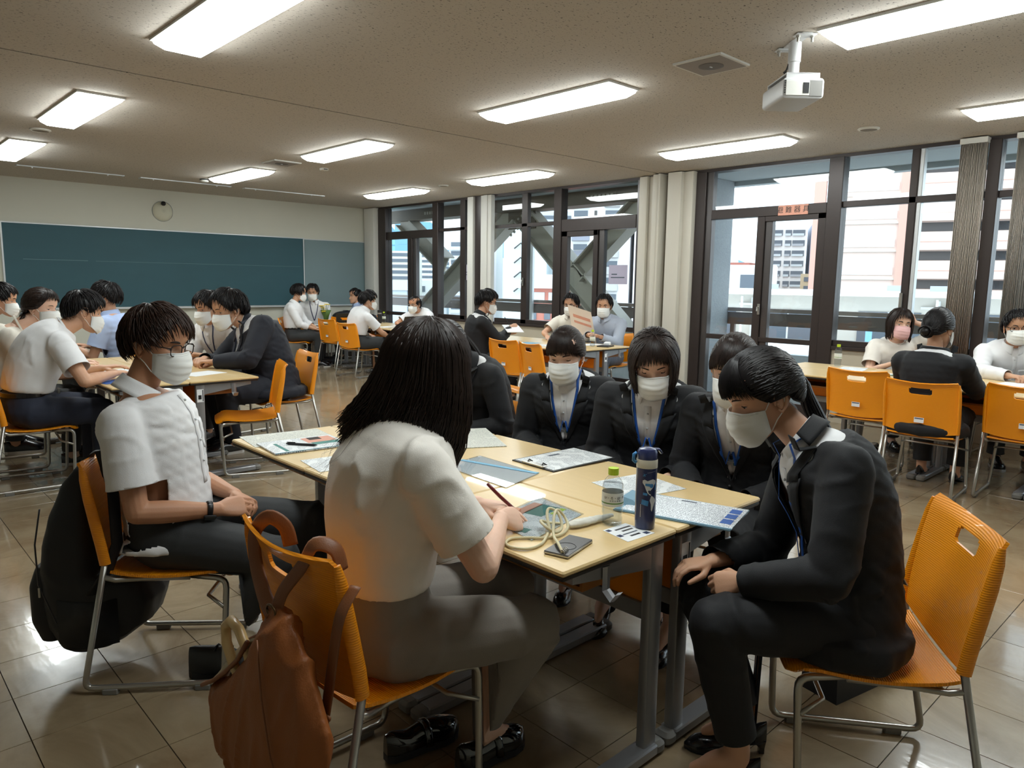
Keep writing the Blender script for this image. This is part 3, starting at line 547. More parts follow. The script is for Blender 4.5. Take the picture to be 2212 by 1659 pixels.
# ---------------------------------------------------------------- chairs
def make_chair():
    t=thing('stacking_chair','x','chair')
    TH=.009
    def seat(u,v):
        x=(u-.5)*2; y=(v-.5)*2         # v 0 back .. 1 front
        hw=.205+.012*math.sin(v*PI)-.02*max(0,v-.86)/.14
        yy=-.208+.428*v
        z=.414-.013*math.sin(min(1,v/.8)*PI)-(.026*((v-.82)/.18)**2 if v>.82 else 0)+.010*abs(x)**2.2*(1-v*.6)
        if v<.08: z+=.006*(1-v/.08)
        r=.92
        if abs(x)>r and (v>.9): yy-=.02*(abs(x)-r)/(1-r)
        return (x*hw,yy-.012*x*x*(v>.5)*(v-.5),z)
    m=MB(); m.grid(seat,18,20); me=solidify(m.mesh('seat',M_['orange'],True),TH); me.set_sharp_from_angle(angle=rad(50)); link('seat',me,t)
    def bk(u,v):
        x=(u-.5)*2; hw=.222+.004*v-.012*max(0,(v-.9)/.1)**2
        z=.452+.345*v; z-=.022*(1-x*x)*(1-v)**2; z+=-.012*(1-x*x)*v**3+(.004*abs(x)*v)
        y=-.198-.052*v**1.5-.030*(1-x*x)*(.35+.65*math.sin(min(1,v*1.1)*PI/2)) - (.014*((v-.9)/.1)**2 if v>.9 else 0)
        return (x*hw,y,z)
    def bkg(u,v):  # pull grid lines to the grip slot
        return bk(u,v)
    us=[0,.05,.12,.2,.28,.345,.37,.42,.5,.58,.63,.655,.72,.8,.88,.95,1]; vs=[0,.08,.18,.28,.38,.48,.58,.68,.745,.77,.815,.86,.885,.94,1]
    VV=[];F=[]
    for j,v in enumerate(vs):
        for i,u in enumerate(us):
            uu,vv=u,v
            if j==8 and i in(5,11): uu=.37 if i==5 else .63
            VV.append(bk(uu,vv))
    nu=len(us)
    hole=lambda i,j:(5<=i<11 and 8<=j<12) and not((i in(5,10)) and j==11) 
    for j in range(len(vs)-1):
        for i in range(nu-1):
            if not hole(i,j): F.append((j*nu+i,j*nu+i+1,(j+1)*nu+i+1,(j+1)*nu+i))
    m=MB(); m.add(VV,F); me=m.mesh('backrest',M_['orangeback'],True); me=solidify(me,-.009); me.set_sharp_from_angle(angle=rad(50)); link('backrest',me,t)
    for s in (-1,1):
        m=MB(); m.tube([(s*.226,-.197,.455),(s*.228,-.206,.52),(s*.228,-.221,.60),(s*.228,-.236,.68),(s*.226,-.247,.745),(s*.222,-.254,.785)],[1,1,1,.95,.8,.45],10,flat=(.019,.0115),up=(0,1,0)); obj('backrest_edge',m,M_['orangeback'],t,smooth=40)
        R=.0105; fl=.011+R
        def fil(P,r=.035,n=4):
            out=[P[0]]
            for a,b,c in zip(P,P[1:],P[2:]):
                a,b,c=V(a),V(b),V(c); p=b+(a-b).normalized()*r; q=b+(c-b).normalized()*r
                for k in range(n+1): w=k/n; out.append(tuple(p.lerp(b,w).lerp(b.lerp(q,w),w)))
            return out+[P[-1]]
        P=[(s*.17,.06,.388),(s*.199,.185,.385),(s*.224,.168,fl),(s*.238,-.285,fl),(s*.226,-.196,.47)]
        P=fil(P); m=MB(); m.tube(P,R,8); obj('leg_frame',m,M_['chrome'],t,smooth=True)
        m=MB(); m.tube([(s*.228,-.209,.412),(s*.208,-.175,.392),(s*.19,-.10,.388),(s*.185,.06,.388)],R*.9,8); obj('seat_rail',m,M_['chrome'],t,smooth=True)
        for y in (.10,-.20):
            m=MB(); x=s*(.226+.0133*(.168-y)/.226*.5); m.bbox((x-.012,y-.026,0),(x+.012,y+.026,.02),.004,n=1); obj('glide',m,M_['rubber'],t)
    m=MB(); m.tube([(-.213,.175,.29),(-.16,.11,.31),(.16,.11,.31),(.213,.175,.29)],.007,6); obj('cross_bar',m,M_['chrome'],t,smooth=True)
    m=MB(); m.tube([(-.20,-.16,.394),(.20,-.16,.394)],.008,6); obj('rear_bar',m,M_['chrome'],t,smooth=True)
    m=MB(); m.box((-.03,-.2485,.51),(.03,-.2465,.545)); o=obj('rating_label',m,M_['paper'],t); m=MB(); m.box((-.026,-.2492,.534),(.026,-.2482,.542)); obj('label_bar',m,M_['ink'],o)
    return t
chair0=make_chair(); used=[]
CG_='orange stacking chairs'
def chair(x,y,f,lab):
    if not used: used.append(1); chair0.location=(x,y,0); chair0.rotation_euler=(0,0,rad(f-90)); chair0['label']=lab; chair0['group']=CG_; return chair0
    return dup(chair0,(x,y,0),rad(f-90),lab,CG_)
CH=[(1.022,1.591,1,'orange chair with the brown leather bag hung on its backrest'),(.909,2.667,-38,'orange chair under the man in glasses, black backpack behind it'),(2.06,.745,125.4,'large orange chair at the lower right under the ponytailed woman'),
(2.74,1.47,186,'orange chair mostly hidden behind the ponytailed woman, under the woman with bangs beside her'),(2.72,1.92,196,'orange chair under the suited woman with bobbed hair'),(2.72,2.43,198,'orange chair under the suited woman with straight bangs'),(2.72,3.17,172,'orange chair whose back stands between the long-haired woman and the woman with straight bangs'),
(2.215,5.19,160,'empty orange chair at the near end of the left group of desks'),(2.762,5.79,173,'orange chair under the heavy man in the dark suit'),(2.66,6.62,190,'orange chair under the masked man with a lanyard facing the camera'),
(1.0,5.72,-6,'orange chair at the left edge under the white-shirted man seen from behind'),(.98,6.35,-8,'orange chair under the woman in the cream sweater'),(.72,7.0,-10,'orange chair under the partly cut man at the left edge'),(1.98,7.55,140,'orange chair under the curly-haired man in the light blue shirt'),
(5.751,9.346,5,'orange chair under the man in white shirt leaning to the far desks'),(6.05,10.45,5,'empty orange chair just behind the far man in white shirt'),(5.62,11.05,-38,'orange chair by the front wall under the person with bobbed hair'),(6.12,11.42,-118,'orange chair under the masked man with a lanyard near the chalkboard'),(6.55,11.0,40,'orange chair with slotted back beside the black bag at the far desks'),(7.0,11.4,165,'orange chair under the unmasked man near the corner'),(7.14,9.72,195,'orange chair under the man in the round-necked white shirt'),
(5.66,6.50,-30,'orange chair under the suited man who is writing'),(5.60,5.80,0,'empty orange chair with slotted back turned to the camera before the middle window'),(5.52,5.25,-16,'orange chair partly hidden behind the woman with straight bangs'),(7.08,6.36,190,'orange chair under the man in glasses at the middle window'),(7.08,5.78,185,'orange chair under the man in the pale blue shirt'),
(5.894,2.168,-1,'empty orange chair pushed in at the right desks'),(5.553,1.631,2,'orange chair under the suited woman with a bun'),(5.85,1.106,4,'orange chair cut by the right edge of the photo'),(7.1,2.42,200,'orange chair under the woman with the pink mask'),(7.08,1.52,195,'orange chair under the man in glasses at the right edge'),(7.15,1.97,180,'empty orange chair across the right desks, only its top showing')]
for c_ in CH: chair(*c_)
# ---------------------------------------------------------------- desks  (user side -y, long axis x)
def make_desk():
    t=thing('student_desk','x','desk'); w,d=.33,.244
    m=MB(); m.bbox((-w,-d,.684),(w,d,.70),.03,n=4); obj('desktop',m,M_['top'],t,smooth=30)
    m=MB(); m.bbox((-w+.002,-d+.002,.672),(w-.002,d-.002,.685),.03,n=4); obj('edge_band',m,M_['edge'],t,smooth=30)
    for s in (-1,1):
        x=s*.30
        m=MB(); m.bbox((x-.016,.145,.03),(x+.016,.205,.672),.006,n=2); obj('leg',m,M_['steelgrey'],t,smooth=30)
        m=MB(); m.bbox((x-.03,-.20,.008),(x+.03,.20,.042),.008,n=2); fo=obj('foot',m,M_['steelgrey'],t,smooth=30)
        for e in (-1,1): m=MB(); m.bbox((x-.031,e*.215-.028,0),(x+.031,e*.215+.028,.043),.02,n=3); obj('end_cap',m,M_['rubber'],fo,smooth=30)
        m=MB(); m.loft([[(x-.014,.15,.60),(x+.014,.15,.60),(x+.014,.15,.672),(x-.014,.15,.672)],[(x-.014,-.19,.648),(x+.014,-.19,.648),(x+.014,-.19,.672),(x-.014,-.19,.672)]]); obj('arm',m,M_['steelgrey'],t)
        m=MB(); m.tube([(s*.318,-.06,.665),(s*.318,-.06,.60),(s*.345,-.06,.578),(s*.362,-.06,.603)],1,4,flat=(.016,.0035),up=(0,1,0)); obj('bag_hook',m,M_['steelgrey'],t)
    m=MB(); m.bbox((-.285,.158,.432),(.285,.19,.482),.004,n=1); obj('stretcher',m,M_['steelgrey'],t,smooth=30)
    m=MB(); m.box((-.284,.168,.482),(.284,.184,.672)); p=obj('modesty_panel',m,M_['orangep'],t)
    m=MB(); m.box((-.27,-.10,.588),(.27,.165,.600)); m.box((-.27,-.10,.6),(-.26,.165,.672)); m.box((.26,-.10,.6),(.27,.165,.672)); obj('book_shelf',m,mat('shelf_brown',S((150,96,40)),.5,var=.05),t)
    m=MB(); m.box((-.3165,.152,.55),(-.3155,.198,.64)); lb=obj('asset_label',m,M_['paper'],t); m=MB(); m.box((-.3172,.155,.555),(-.3163,.161,.635)); m.box((-.3172,.168,.57),(-.3163,.19,.60)); obj('label_print',m,M_['black'],lb)
    return t
desk0=make_desk(); du=[]
def desk(x,y,side,lab):
    rz=-PI/2 if side=='A' else PI/2
    if not du: du.append(1); desk0.location=(x,y,0); desk0.rotation_euler=(0,0,rz); desk0['label']=lab; desk0['group']='light wood student desks pushed together'; return
    dup(desk0,(x,y,0),rz,lab,'light wood student desks pushed together')
def cluster(xm,y0,n,where,names=('near','middle','far','farthest')):
    for k in range(n):
        for s in 'AB': desk(xm-.2465 if s=='A' else xm+.2465,y0+.333+.667*k,s,'light wood desk, %s one of the %s row in the %s'%(names[k],'left' if s=='A' else 'right',where))
cluster(1.759,1.146,3,'foreground desk group'); cluster(1.79,5.10,3,'left desk group'); cluster(6.22,5.12,3,'middle-window desk group'); cluster(6.245,.42,4,'right-window desk group'); cluster(6.52,8.98,3,'far corner desk group')
# ---------------------------------------------------------------- people
def skin(n,c): return mat(n,S(c),.5,var=.05,scale=30,sub=.12,bump=.04,bscale=220)
SK=[skin('skin_warm',(206,158,128)),skin('skin_fair',(226,184,160)),skin('skin_tan',(190,138,106))]
def cloth(n,c,r=.8,var=.03,bs=420,b=.10,sheen=.04): return mat(n,S(c),r,var=var,scale=14,bump=b,bscale=bs,sheen=sheen)
M_['shirt']=cloth('white_cotton',(232,232,234)); M_['blouse']=cloth('ivory_blouse',(232,226,218),.6,sheen=.1); M_['suit']=cloth('black_suit',(17,18,23),.75,sheen=.02); M_['navy']=cloth('navy_suit',(20,23,35),.75,sheen=.02)
M_['lblue']=cloth('pale_blue_shirt',(168,186,222)); M_['gshirt']=cloth('grey_blue_shirt',(176,184,200)); M_['charcoal']=cloth('charcoal_trousers',(46,48,50),.75); M_['greyT']=cloth('grey_trousers',(128,121,114),.75,var=.06); M_['cream']=cloth('cream_knit',(222,216,204),.85,b=.2); M_['navyT']=cloth('navy_trousers',(32,38,56)); M_['mgrey']=cloth('mid_grey_trousers',(92,98,112))
M_['mask']=cloth('white_mask',(232,233,231),.85,b=.05); M_['pinkmask']=cloth('pink_mask',(228,182,182),.85,b=.05)
M_['leather']=mat('black_leather',S((20,20,23)),.22,coat=.3,var=.1,scale=30,bump=.05,bscale=200); M_['patent']=mat('patent_leather',S((12,12,15)),.08,coat=.8,var=.1); M_['dsole']=mat('dark_sole',S((32,32,36)),.6,var=.1); M_['wsole']=mat('pale_sole',S((206,204,200)),.6,var=.05)
M_['eyew']=mat('eye_white',S((228,224,220)),.25); M_['iris']=mat('iris',S((38,26,20)),.15); M_['brow']=mat('brow_hair',S((44,32,28)),.8,var=.1); M_['lip']=mat('lips',S((186,112,104)),.5,var=.05)
M_['lanyard']=mat('blue_lanyard',S((28,84,168)),.6,var=.05,bump=.1,bscale=600); M_['navylan']=mat('navy_lanyard',S((40,52,90)),.6,var=.05)
def hairmat(n,c,r=.42):
    m=mat(n,S(c),r,spec=.3); t=m.node_tree; b=BS(m); tc=N(t,'ShaderNodeTexCoord'); no=N(t,'ShaderNodeTexNoise'); no.inputs['Scale'].default_value=90; mp=N(t,'ShaderNodeMapping'); mp.inputs['Scale'].default_value=(1,1,.12)
    t.links.new(tc.outputs['Object'],mp.inputs['Vector']); t.links.new(mp.outputs['Vector'],no.inputs['Vector'])
    cr=N(t,'ShaderNodeValToRGB'); e=cr.color_ramp.elements; e[0].position=.3; e[1].position=.75; e[0].color=(*[x*.55 for x in S(c)],1); e[1].color=(*[x*1.5 for x in S(c)],1); t.links.new(no.outputs['Fac'],cr.inputs['Fac']); t.links.new(cr.outputs['Color'],b.inputs['Base Color']); return m
HR={'k':hairmat('black_hair',(24,20,21)),'b':hairmat('dark_brown_hair',(40,29,25)),'m':hairmat('brown_hair',(54,36,28))}
def remesh(mb,vox,it=3,fac=.5):
    me=mb.mesh('tmp',[]); o=bpy.data.objects.new('tmp',me); COL.objects.link(o)
    r=o.modifiers.new('r','REMESH'); r.mode='VOXEL'; r.voxel_size=vox; r.use_smooth_shade=True
    if it: s=o.modifiers.new('s','SMOOTH'); s.factor=fac; s.iterations=it
    dg=bpy.context.evaluated_depsgraph_get(); dg.update(); me2=bpy.data.meshes.new_from_object(o.evaluated_get(dg))
    bpy.data.objects.remove(o); bpy.data.meshes.remove(me); return me2
def limb(mb,pts,rad,n=12,sub=3,flat=None,up=None):
    # smooth tapered tube with rounded ends
    P=[V(p) for p in pts]; Q=[];R=[]
    for i in range(len(P)-1):
        for k in range(sub):
            u=k/sub; Q.append(P[i].lerp(P[i+1],u)); e=u*u*(3-2*u); R.append(rad[i]*(1-e)+rad[i+1]*e)
    Q.append(P[-1]);R.append(rad[-1])
    mb.tube(Q,R,n,flat=flat,up=up)
    for p,r in ((P[0],rad[0]),(P[-1],rad[-1])):
        if not flat: mb.ball(p,r*.99,n,7)
def ring(c,r,f,w,d,n=20,p=.85):
    out=[]
    for k in range(n):
        a=2*PI*k/n; ca,sa=math.cos(a),math.sin(a)
        out.append(c+r*(w*math.copysign(abs(ca)**p,ca))+f*(d*math.copysign(abs(sa)**p,sa)))
    return out
def ik(a,b,l1,l2,hint):
    a,b,hint=V(a),V(b),V(hint); d=b-a; L_=d.length
    if L_>(l1+l2)*.995: b=a+d*((l1+l2)*.995/L_); d=b-a; L_=d.length
    x=(l1*l1-l2*l2+L_*L_)/(2*L_); hgt=math.sqrt(max(0,l1*l1-x*x)); dn=d/L_; hp=hint-dn*hint.dot(dn); hp=hp.normalized() if hp.length>1e-6 else V((0,0,1))
    return a+dn*x+hp*hgt,b
# --- head tables: z, half width, front y, back y
HT=np.array([(-.120,.006,.064,-.052),(-.116,.024,.078,-.035),(-.105,.036,.084,-.012),(-.090,.046,.086,.012),(-.070,.054,.086,.036),(-.050,.060,.087,.055),(-.030,.0655,.086,.070),(-.012,.069,.083,.081),(0,.0705,.080,.087),(.012,.072,.083,.0915),(.03,.0735,.088,.097),(.05,.0745,.088,.0995),(.07,.072,.083,.097),(.088,.064,.07,.087),(.102,.048,.048,.066),(.110,.028,.026,.038),(.113,.006,.005,.010)])
def hsec(z): return [np.interp(z,HT[:,0],HT[:,k]) for k in (1,2,3)]
G=lambda x,s:math.exp(-(x/s)**2)
def face_y(x,z):
    w,yf,yb=hsec(z); yc=(yf-yb)/2; d=(yf+yb)/2; s=min(1,abs(x)/max(w,1e-4)); y=yc+d*(1-s**2.15)**(1/2.15)
    nb=np.interp(z,[-.056,-.049,-.040,-.028,-.005,.012],[0,.55,1,.72,.34,0]); y+=.021*nb*G(x,.0095+.004*G(z+.042,.010))
    y-=.0105*G(abs(x)-.031,.0165)*G(z+.001,.0135); y+=.003*G(abs(x)-.028,.02)*G(z-.019,.008); y+=.004*G(abs(x)-.040,.018)*G(z+.032,.02)
    y+=.0055*G(x,.02)*(G(z+.067,.0055)+1.1*G(z+.078,.006)); y+=.004*G(x,.018)*G(z+.103,.012); return y
def head_mesh(mb,M,jaw=1.0):
    nz,na=34,52; rings=[]
    for k in range(nz):
        u=k/(nz-1); z=-.120+.233*(.5-.5*math.cos(PI*u)*.55-.225+.5*.45*(2*u-1)+.225) if 0 else -.120+.233*u
        z=min(.1129,max(-.1199,z)); w,yf,yb=hsec(z); yc=(yf-yb)/2; d=(yf+yb)/2; r=[]
        if z<-.03: w*=1+(jaw-1)*min(1,(-.03-z)/.05)
        for i in range(na):
            a=2*PI*i/na; sx,cx=math.sin(a),math.cos(a); x=w*math.copysign(abs(sx)**.93,sx)
            if cx>0: y=max(yc,face_y(x*.995,z)) if abs(x)<w*.98 else yc+d*cx**.93
            else: y=yc-d*abs(cx)**.93
            r.append(M@V((x,y,z)))
        rings.append(r)
    mb.loft(rings)
    for s in (-1,1):
        E=Matrix.Translation((s*.0695,-.012,-.010))@Matrix.Rotation(s*rad(-24),4,'Z')
        pts=[(s*.003,.016,-.008),(s*.006,.018,.014),(s*.009,.008,.030),(s*.012,-.008,.030),(s*.014,-.018,.016),(s*.013,-.017,-.004),(s*.008,-.008,-.022),(s*.004,.004,-.032),(s*.002,.010,-.022)]
        mb.tube([M@(E@V(p)) for p in pts],[.003,.0042,.0048,.005,.005,.0046,.0046,.0055,.003],7)
        mb.ball((0,0,0),1,10,6,M=M@E@Matrix.Translation((s*.005,-.002,.0))@Matrix.Diagonal((.0045,.0155,.028,1)))
        mb.ball((0,0,0),1,6,4,M=M@E@Matrix.Translation((s*.007,.011,-.006))@Matrix.Diagonal((.004,.004,.007,1)))
def eyes(M,root,look=0,closed=.0,q=2):
    for s in (-1,1):
        c=V((s*.031,.0545,-.001)); r=.0128
        e=MB(); e.ball(c,r,12,9,M=M); eo=obj('eye',e,M_['eyew'],root,smooth=True)
        dirv=V((.25*look,1,-.25-.35*closed)).normalized(); ir=MB(); ir.lathe([(.0056,r-.0014),(.0045,r+.0003),(.001,r+.0009)],10,M=M@Matrix.Translation(c)@dirv.to_track_quat('Z','Y').to_matrix().to_4x4(),cap0=False); obj('iris',ir,M_['iris'],eo,smooth=True)
def lids(mb,M,closed):
    for s in (-1,1):
        c=V((s*.031,.0545,-.001)); r=.0139; eu=20-52*closed; el=-27
        def pt(az,e): return M@(c+r*V((math.sin(az)*math.cos(e),math.cos(az)*math.cos(e),math.sin(e)*.92)))
        mb.grid(lambda u,v:pt(rad(-80+160*u),rad(85-(85-eu*(1-(2*u-1)**2*.9)+ (2*u-1)**2*4)*v)),10,6)
        mb.grid(lambda u,v:pt(rad(-80+160*u),rad(-85+(85+el*(1-(2*u-1)**2*.8))*v)),10,5)
def lash_brow(M,root,closed,thick=1,female=False):
    m=MB()
    for s in (-1,1):
        c=V((s*.031,.0545,-.001)); r=.0146; eu=20-52*closed
        P=[]
        for k in range(9):
            u=k/8; az=rad(-62+124*u); e=rad(eu*(1-(2*u-1)**2*.9)-(2*u-1)**2*4); P.append(M@(c+r*V((math.sin(az)*math.cos(e),math.cos(az)*math.cos(e),math.sin(e)*.92))))
        m.tube(P,[.0004]+[.0011+.0004*female]*7+[.0004],5)
    obj('eyelashes',m,M_['brow'],root,smooth=True)
    for s in (-1,1):
        P=[]
        m=MB()
        for k in range(7):
            u=k/6; x=.014+.032*u; z=.0185+.006*math.sin(u*2.2)-.003*u*u; P.append(M@V((s*x,face_y(x,z)+.0012,z)))
        m.tube(P,[.4,1,1,1,.9,.7,.2],5,flat=(.0016*thick,.0033*thick),up=(0,1,0)); obj('eyebrow',m,M_['brow'],root,smooth=True)
def mask(M,root,mt,size=1,loopc=None):
    def pt(u,v,off=0):
        uu=2*u-1; th=abs(uu)*PI/2; k=abs(uu)**2
        zt=-.010*(1-k)-.022*k; zb=-.121*(1-k)-.083*k; z=zt+(zb-zt)*v
        yc=np.interp(v,[0,.12,.35,.6,.85,1],[.094,.103,.1145,.1125,.103,.086]); ys=.028+.004*v
        pl=.0026*((v*4.5)%1)*(1-k)*(0 if v<.08 or v>.95 else 1)
        x=.0675*size*math.copysign(math.sin(th)**.92,uu); y=ys+(yc-ys+pl)*max(0,math.cos(th))**.82+off
        z-=.0016*math.sin(uu*9+v*7)*(1-k)
        return M@V((x,y,z))
    m=MB(); m.grid(pt,22,24); me=solidify(m.mesh('mask',mt,True),.0012); o=link('mask',me,root)
    m=MB(); m.tube([pt(.06+.88*k/12,.03,.0012) for k in range(13)],.0011,4); m.tube([pt(.06+.88*k/12,.075,.0012) for k in range(13)],.0008,4); obj('nose_wire',m,mt,o,smooth=True)
    for s in (-1,1):
        m=MB(); P=[(s*.0675,.028,-.024),(s*.0735,.012,-.004),(s*.0765,-.004,.020),(s*.0755,-.020,.018),(s*.0735,-.030,-.002),(s*.0735,-.024,-.028),(s*.0745,-.010,-.044),(s*.0715,.006,-.056),(s*.0665,.030,-.082)]
        m.tube([M@V(p) for p in P],.0016,5); obj('ear_loop',m,loopc or mt,o,smooth=True)
def glasses(M,root,mt,w=.0255,h=.018):
    o=None
    for s in (-1,1):
        P=[]
        for k in range(25):
            a=2*PI*k/24; ca,sa=math.cos(a),math.sin(a); P.append(M@V((s*.0335+w*math.copysign(abs(ca)**.55,ca),.0905-.004*abs(s*.0335+w*ca)/.05,-.004+h*math.copysign(abs(sa)**.6,sa))))
        m=MB(); m.tube(P,.0019,6)
        if o is None: o=obj('glasses',m,mt,root,smooth=True)
        else: obj('rim',m,mt,o,smooth=True)
        g=MB(); g.add(P[:-1],[tuple(range(24))]); obj('lens',g,M_['clear'],o)
        m=MB(); m.tube([M@V(p) for p in ((s*.059,.087,.004),(s*.070,.076,.006),(s*.0755,.03,.006),(s*.0765,-.004,.008),(s*.074,-.022,-.006))],[.0024,.0022,.0018,.0016,.0014],6); obj('temple',m,mt,o,smooth=True)
    m=MB(); m.tube([M@V(p) for p in ((-.009,.090,.004),(0,.093,.007),(.009,.090,.004))],.0017,6); obj('bridge',m,mt,o,smooth=True)
# --- hair
HC=V((0,-.010,.012))
def hl_el(az,fem=False):
    a=abs(((az+180)%360)-180)
    return float(np.interp(a,[0,30,48,62,76,90,101,116,140,180],[38,33,18,2,-10,-6,0,-24,-36,-40]))
def hdir(az,el): a,e=rad(az),rad(el); return V((math.sin(a)*math.cos(e),math.cos(a)*math.cos(e),math.sin(e)))
def hpt(d,th=.012,k=1): return HC+V((d.x*(.0765+th)*k,d.y*(.101+th)*k,d.z*(.104+th)*k))
def slerp(a,b,t):
    w=math.acos(max(-1,min(1,a.dot(b)))); 
    if w<1e-4: return a.copy()
    return (a*math.sin((1-t)*w)+b*math.sin(t*w))/math.sin(w)
def hair(M,root,style,mt,n=300,seed=1,**kw):
    rnd=random.Random(seed); th=kw.get('vol',.012); fr=kw.get('fringe',14); fs=kw.get('fswept',0); wd=kw.get('wd',.0042)
    cap=MB(); na=44; rows=11; vs=[]
    for j in range(rows+1):
        for i in range(na):
            az=360*i/na; e0=hl_el(az); t=j/rows; el=90-(90-e0)*t; f=1 if t<.8 else 1-(t-.8)/.2
            vs.append(M@hpt(hdir(az,el),th*(.42+.43*f)-.0015*(1-f)))
    cap.add(vs,[(j*na+i,j*na+(i+1)%na,(j+1)*na+(i+1)%na,(j+1)*na+i)[::-1] for j in range(rows) for i in range(na)])
    ho=obj('hair',cap,mt,root,smooth=True)
    st=MB(); Ri=M.to_3x3().inverted(); g=(Ri@V((0,0,-1))).normalized()
    def strand(P,w,flat=.35):
        k=len(P); st.tube([M@p for p in P],[w*(.55 if i==0 else 1-.85*(i/(k-1))**3) for i in range(k)],4,flat=(1,flat),up=(M.to_3x3()@((P[0]-HC).normalized().cross(P[1]-P[0]))) if 0 else None)
    crown=hdir(kw.get('caz',180),kw.get('cel',66)); tie=None
    def great(beta,t):
        c=crown; a=V((0,0,1)).cross(c); a=a.normalized() if a.length>1e-3 else V((1,0,0)); b=c.cross(a)
        return c*math.cos(t)+(a*math.cos(beta)+b*math.sin(beta))*math.sin(t)
    def azel(d): return math.degrees(math.atan2(d.x,d.y)),math.degrees(math.asin(max(-1,min(1,d.z))))
    def tmax(beta):
        t=.2
        while t<2.9:
            az,el=azel(great(beta,t))
            if el<hl_el(az): return t,az
            t+=.05
        return 2.9,180
    if style in('short','bob','long'):
        for k in range(n):
            beta=rnd.random()*2*PI; tm,az=tmax(beta); a=abs(az); drop=0
            if style=='short':
                ov=rad(fr)*max(0,1-a/62)+rad(2+kw.get('over',4)*rnd.random())
                t0=tm*(rnd.random()**.6)*.82; t1=min(tm+ov*(.75+.4*rnd.random()),t0+rad(26+34*rnd.random()))
                tw=fs*rad(10)*(1 if a<90 else .3)+rad(rnd.gauss(0,6)); P=[]
                lift=.003+.006*rnd.random()
                for i in range(6):
                    u=i/5; d=great(beta+tw*u,t0+(t1-t0)*u); P.append(hpt(d,th*(.82+.25*(t0/tm))+lift*math.sin(u*PI*.9)+kw.get('tuft',0)*rnd.random()*u*(1 if t0<tm*.5 else .2)))
                strand(P,wd*(.7+.6*rnd.random()))
            else:
                side=a>kw.get('open',48)
                if not side:
                    ov=rad(fr)*(.8+.3*rnd.random()); t0=tm*rnd.random()*.6; P=[]; tw=fs*rad(14)+rad(rnd.gauss(0,5))
                    for i in range(7): u=i/6; d=great(beta+tw*u,t0+(tm+ov-t0)*u); P.append(hpt(d,th*.95+.003*math.sin(u*PI)))
                    strand(P,wd*(.6+.5*rnd.random()))
                else:
                    Ln=kw.get('len',.12)*(1.04-kw.get('lenv',.2)*rnd.random()); t0=tm*rnd.random()*.55; lay=rnd.random()
                    tq=t0
                    while tq<2.6 and azel(great(beta,tq))[1]>kw.get('elc',2): tq+=.06
                    P=[hpt(great(beta,t0+(tq-t0)*i/4),th*(.75+.45*lay)) for i in range(5)]
                    e=P[-1]; out=V((e.x,e.y-HC.y,0)).normalized(); mixg=(g*kw.get('grav',.6)+V((0,0,-1))*(1-kw.get('grav',.6))).normalized(); side_=kw.get('push',V((0,0,0)))
                    fl=kw.get('flare',.0)
                    for i in range(1,7):
                        u=i/6; P.append(e+mixg*(Ln*u)+out*(fl*math.sin(u*2.2)-kw.get('tuck',.012)*u*u)+side_*(u*u)+V((rnd.gauss(0,1),rnd.gauss(0,1),0))*(.0035*u)*kw.get('mess',1))
                    strand(P,wd*(.8+.7*rnd.random()),.4)
        if style!='short' and kw.get('wisps'):
            for k in range(kw['wisps']):
                az=rnd.choice((-1,1))*rnd.uniform(60,175); P=[hpt(hdir(az,20-20*i),th+.004) for i in range(3)]; e=P[-1]; ph=rnd.random()*6; L2=kw['len']*(.9+.4*rnd.random()); o2=V((e.x,e.y,0)).normalized()
                for i in range(1,9): u=i/8; P.append(e+V((0,0,-1))*L2*u+o2*(.05*u*u*rnd.random()+.012*math.sin(u*5+ph))+kw.get('push',V((0,0,0)))*u*u)
                strand(P,.0011)
    else:
        tie=hdir(kw.get('taz',180),kw.get('tel',-8)); tp=hpt(tie,th+.006); ed=kw.get('parted',0)
        for k in range(n):
            az=rnd.uniform(-180,180); e0=hl_el(az)+rnd.random()**2*30; s0=hdir(az,e0+2)
            top=hdir(az*.6,min(88,62)) if abs(az)<60 else s0
            P=[]
            for i in range(8):
                u=i/7; d=slerp(s0,tie,u); el_=math.sin(u*PI)*.18*(1 if abs(az)<120 else 0); d=(d+V((0,0,1))*el_).normalized(); P.append(hpt(d,th*(.62+.5*rnd.random()*.4)+.002*math.sin(u*PI)))
            P[-1]=tp+(P[-1]-tp)*.35; strand(P,wd*(.8+.5*rnd.random()),.35)
        if fr:
            for k in range(int(n*kw.get('fdens',.35))):
                a0=rnd.uniform(-1,1); az=a0*kw.get('fwide',42)+kw.get('faz',0); e0=58+rnd.random()*14; e1=hl_el(0)-fr*(.85+.3*rnd.random())-abs(a0)**2*kw.get('fside',12); P=[]
                for i in range(7): u=i/6; P.append(hpt(hdir(az*(.55+.5*u)+fs*22*u+rnd.gauss(0,1.2)*u,e0+(e1-e0)*u),th*.9+.005*math.sin(u*PI)))
                strand(P,wd*(.55+.5*rnd.random()))
